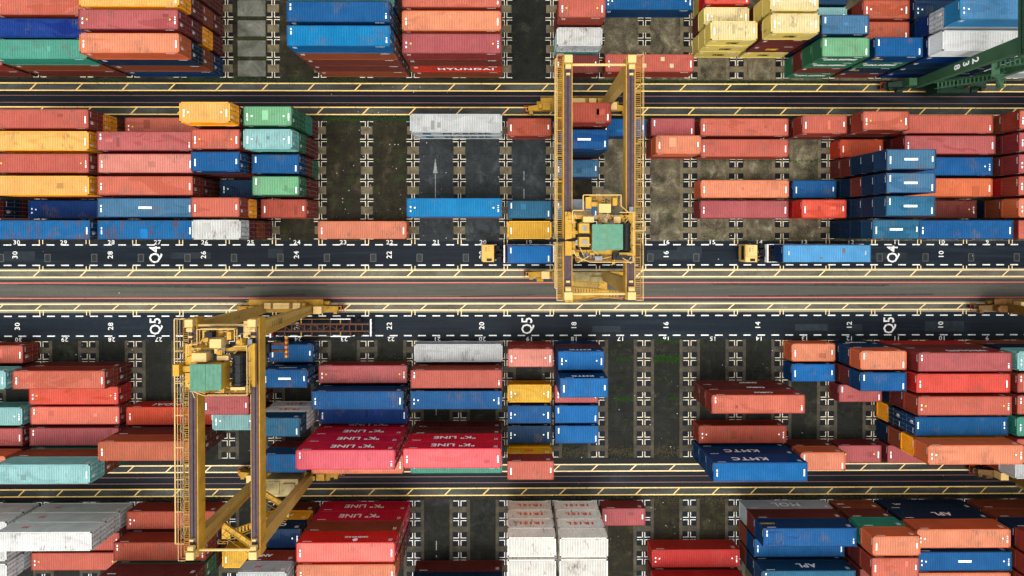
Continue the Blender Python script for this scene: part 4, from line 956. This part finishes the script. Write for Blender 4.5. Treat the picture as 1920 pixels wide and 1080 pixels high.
def make_trailer(x, y, L, label, open_=False):
    r = empty('skeletal_trailer', (x, y, 0)); tag(r, label, 'trailer', 'skeletal container trailers'); r['yl'] = 0
    fm = M_rust if open_ else M_chas; z0, z1 = .92, 1.18
    g = MB()
    for q in (-.5, .5): g.box(.3, L - .3, q - .1, q + .1, z0, z1)
    q = .9
    while q < L - .6: g.box(q, q + .12, -.4, .4, z0 + .03, z1 - .03); q += .9
    if open_:
        for a, b in ((1.8, 4.2), (8.2, 11.0)):
            for sy in (-1, 1): g.box(a, b, sy * 1.22 - .05, sy * 1.22 + .05, z1 - .1, z1 + .0, 1)
        for xx in (1.8, 4.1, 5.6, 8.2, 9.6, 11.0):
            g.box(xx - .07, xx + .07, -1.17, -.6, z1 - .14, z1 - .03, 2 if xx in (4.1, 9.6) else 0); g.box(xx - .07, xx + .07, .6, 1.17, z1 - .14, z1 - .03, 2 if xx in (4.1, 9.6) else 0)
        for i in range(8):
            s = 1 if i % 2 else -1; g.beam((1.5 + i * 1.1, -s * .38, 1.05), (2.6 + i * 1.1, s * .38, 1.05), .07, .07)
        for sy in (-1, 1): g.tube((4.1, sy * 1.2, 1.05), (8.2, sy * 1.2, 1.05), .035, 5, 2)
    else:
        for xx in (.4, L / 2, L - .5): g.box(xx - .08, xx + .08, -1.2, -.6, z0, z1); g.box(xx - .08, xx + .08, .6, 1.2, z0, z1)
        for sy in (-1, 1): g.box(.4, L - .4, sy * 1.24 - .025, sy * 1.24 + .025, z1 - .06, z1, 1)
    g.build('frame', [fm, M_wht, CYd], r)
    g = MB(); g.box(-.05, .1, -1.25, 1.25, .95, 1.75); g.build('headboard', M_wht, r)
    g = MB(); g.box(.1, .22, -1.15, 1.15, 1.0, 1.6); g.build('headboard_brace', M_rd, r)
    g = MB(); g.box(L - .12, L + .04, -1.2, 1.2, .8, 1.22); g.build('rear_bar', M_wht, r)
    g = MB()
    for i in range(4): g.box(L + .04, L + .06, -1.1 + i * .62, -.8 + i * .62, .85, 1.15)
    g.build('tail_light', M_rd, r)
    for wx in (L - 3.1, L - 1.8):
        for wy in (-.98, .98): wheel(r, wx, wy, .48, .5)
    return r
make_tractor(-3.85, -2.68, 'yellow yard tractor in lane Q4 beside number 20, pulling a short blue container')
make_trailer(-.72, -2.8, 7.0, 'short dark trailer in lane Q4 under the short blue container')
make_container(2.75, -2.83, 1.182, 6.058, 2.55, 'a', 'short blue container riding on the trailer in lane Q4 beside number 19', 'containers riding on trailers', marks=0)
make_tractor(32.5, -2.72, 'yellow yard tractor with pale roof in lane Q4 below number 14, pulling a long container', True)
make_trailer(36.15, -2.76, 13.6, 'long dark trailer in lane Q4 under the long pale blue container')
PAL['c'] = ('pale blue', (92, 172, 228), (14, 38, 70), .3)
o = make_container(43.4, -2.74, 1.182, 12.192, 2.6, 'c', 'long pale blue container riding on the trailer in lane Q4 beside numbers 13 and 12', 'containers riding on trailers', marks=3)
g = MB(); g.box(2.1, 2.55, .1, .75, TH - .019, TH - .012); g.box(-.95, -.6, -.72, -.48, TH - .019, TH - .012); g.build('roof_patch', M_gry, o)
g = MB(); g.box(-5.3, -5.12, -.2, .35, TH - .019, TH - .012); g.box(5.2, 5.4, -.2, .4, TH - .019, TH - .012); g.build('roof_patch', simple('pale_label', (205, 215, 225), .5), o)
make_tractor(-36.6, -13.12, 'yellow yard tractor under the lower crane in lane Q5, pulling the empty rusty trailer', True)
make_trailer(-33.3, -13.2, 13.9, 'empty rusty skeletal trailer with white rear bar in lane Q5 beside number 23', True)

# ------------------------------------------------------------------ weeds, moss and litter
MG = simple('weed_leaf', (58, 92, 38), .7, 0, .5, 5.0, k=.42, rnd=False); MDg = simple('dry_grass', (112, 102, 66), .7, 0, .35, 5.0, k=.42, rnd=False)
def weeds(zones, mat, name, label):
    g = MB(); rr = random.Random(3)
    for x0, x1, y0, y1, n, s in zones:
        for i in range(n):
            x = rr.uniform(x0, x1); y = rr.gauss((y0 + y1) / 2, (y1 - y0) / 3.2)
            for q in range(rr.randint(3, 7)):
                a = rr.uniform(0, 6.28); L = s * rr.uniform(.5, 1.3); h = L * rr.uniform(.25, .8); w2 = L * .22; dx, dy = math.cos(a), math.sin(a)
                g.quad(((x - dy * w2, y + dx * w2, Z0 + .01), (x + dy * w2, y - dx * w2, Z0 + .01), (x + dx * L * .6 + dy * w2, y + dy * L * .6 - dx * w2, Z0 + h), (x + dx * L, y + dy * L, Z0 + h * .8)))
    tag(g.build(name, mat), label, name.replace('_', ' '), None, 'stuff')
zg = []
for k in range(5, 9): zg.append((bx(k) + .3, bx(k + 1) - .3, 15.9, 16.6, 260, .13))
for k in (7, 8):
    for j in range(1, 6): zg.append((bx(k) + 1, bx(k + 1) - .8, line('A', j) - .22, line('A', j) + .22, 22 if k == 7 else 45, .08))
for j in range(0, 6): zg.append((bx(5) + 1, bx(6) - .6, line('T', j) - .25, line('T', j) + .25, 70, .08))
for k in (2, 4, 5, 6, 7, 13, 14, 15, 16, 17): zg.append((bx(k), bx(k + 1), 21.5, 22.0, 170, .1))
zg += [(bx(15) - 5.1, bx(15) - 1.5, -18.35, -17.5, 420, .19), (bx(15) - 5, bx(15) - 1.6, -15.5, -15.2, 160, .13), (bx(14) - 4, bx(14) - 2, -18.2, -17.6, 90, .15),
       (bx(14) - 4.4, bx(14) - 1.6, -23.9, -23.3, 130, .14), (bx(15) - 3, bx(15) - 1.8, -23.8, -23.3, 60, .15), (bx(14) - 3, bx(14) - 2.4, -26.8, -26.5, 30, .13), (bx(8) + .8, bx(9) - 1, -18.3, -17.7, 160, .12), (bx(14) + 2, bx(14) + 2.5, -21, -20.6, 24, .13), (bx(7) + .9, bx(8) - 1, -18.3, -17.8, 60, .12)]
for k in range(15, 19): zg.append((bx(k) + 1, bx(k + 1) - 1, line('A', 2) - .2, line('A', 2) + .2, 50, .12)); zg.append((bx(k) + 1, bx(k + 1) - 1, -.9, -.5, 40, .1))
weeds(zg, MG, 'weeds', 'low green weeds growing in the joints of the yard paving')
zd = []
for k in (12, 13, 14, 3): zd.append((bx(k) + 1.5, bx(k + 1) - 1.5, -31.9, -30.6, 170, .1))
for k in (14, 15, 16): zd.append((bx(k) + 1, bx(k + 1) - 1, -38.7, -37.8, 90, .09))
for k in range(3, 20): zd.append((bx(k), bx(k + 1), -37.9, -37.6, 60, .09))
weeds(zd, MDg, 'dry_grass', 'dry straw coloured grass along the edge of the lower yard')
g = MB(); rr = random.Random(11)
for (x0, x1, y0, y1, n) in ((bx(6), bx(9), -.8, 16, 90), (bx(9), bx(12), -.8, 16, 46), (bx(14), bx(19), -.8, 10, 110), (bx(13), bx(17), -32, -15.5, 60), (bx(5), bx(12), 16, 22.5, 24), (bx(1), bx(4), -20, -15, 24), (bx(13), bx(16), -46, -37.5, 36), (-72, 72, -38, -15, 60), (-72, 72, -9.5, 20, 50)):
    for i in range(int(n * .6)):
        x, y = rr.uniform(x0, x1), rr.uniform(y0, y1); s = rr.choice((.03, .04, .05, .08)); a = rr.uniform(0, 3)
        p = [(x + s * math.cos(a + q * math.pi / 2 + rr.uniform(-.3, .3)), y + s * math.sin(a + q * math.pi / 2), ZM + .012 + rr.uniform(0, .02)) for q in range(4)]; g.quad(p)
tag(g.build('litter', simple('scraps', (235, 232, 220), .6)), 'small pale scraps of litter scattered over the yard', 'litter', None, 'stuff')

# black tyre scrubs and patched strips on the lanes and the middle road
M_scrub = ground_mat('tyre_scrub', (20, 22, 24), (30, 33, 36), (44, 47, 50), 1.2, (0.4, 0.6)); M_scrub2 = ground_mat('tyre_scrub_on_concrete', (66, 66, 62), (84, 83, 77), (98, 97, 90), 1.2, (0.5, 0.7))
M_patch1 = ground_mat('asphalt_patch', (40, 48, 56), (50, 60, 68), (64, 74, 82), .9, (0.4, 0.6))
def scrub(x, y, L, bend, wd, mat, z=.006):
    g = MB()
    for o in (-.95, .95):
        n = 14; pts = [(x + L * i / n, y + o + bend * math.sin(i / n * math.pi * .5) ** 2) for i in range(n + 1)]
        for (xa, ya), (xb, yb) in zip(pts, pts[1:]): g.quad(((xa, ya - wd / 2, ZM - z), (xb, yb - wd / 2, ZM - z), (xb, yb + wd / 2, ZM - z), (xa, ya + wd / 2, ZM - z)))
    struct(g.build('tyre_marks', mat))
rr = random.Random(21)
for i in range(10): scrub(rr.uniform(-70, 60), -7.5 - rr.uniform(.4, .9), rr.uniform(10, 30), rr.uniform(-.3, .3), rr.uniform(.12, .3), M_scrub2, .0065 + i * .0001)
g = MB()
for i in range(16):
    x = rr.uniform(-72, 70); y0 = rr.choice((-3.9, -14.2)); L = rr.uniform(1.2, 7); w_ = rr.uniform(.5, 1.6); y = y0 + rr.uniform(0, .5)
    g.rect(x, x + L, y, y + w_, Z0 + .0085 + i * .0002)
struct(g.build('asphalt_patch', M_patch1))
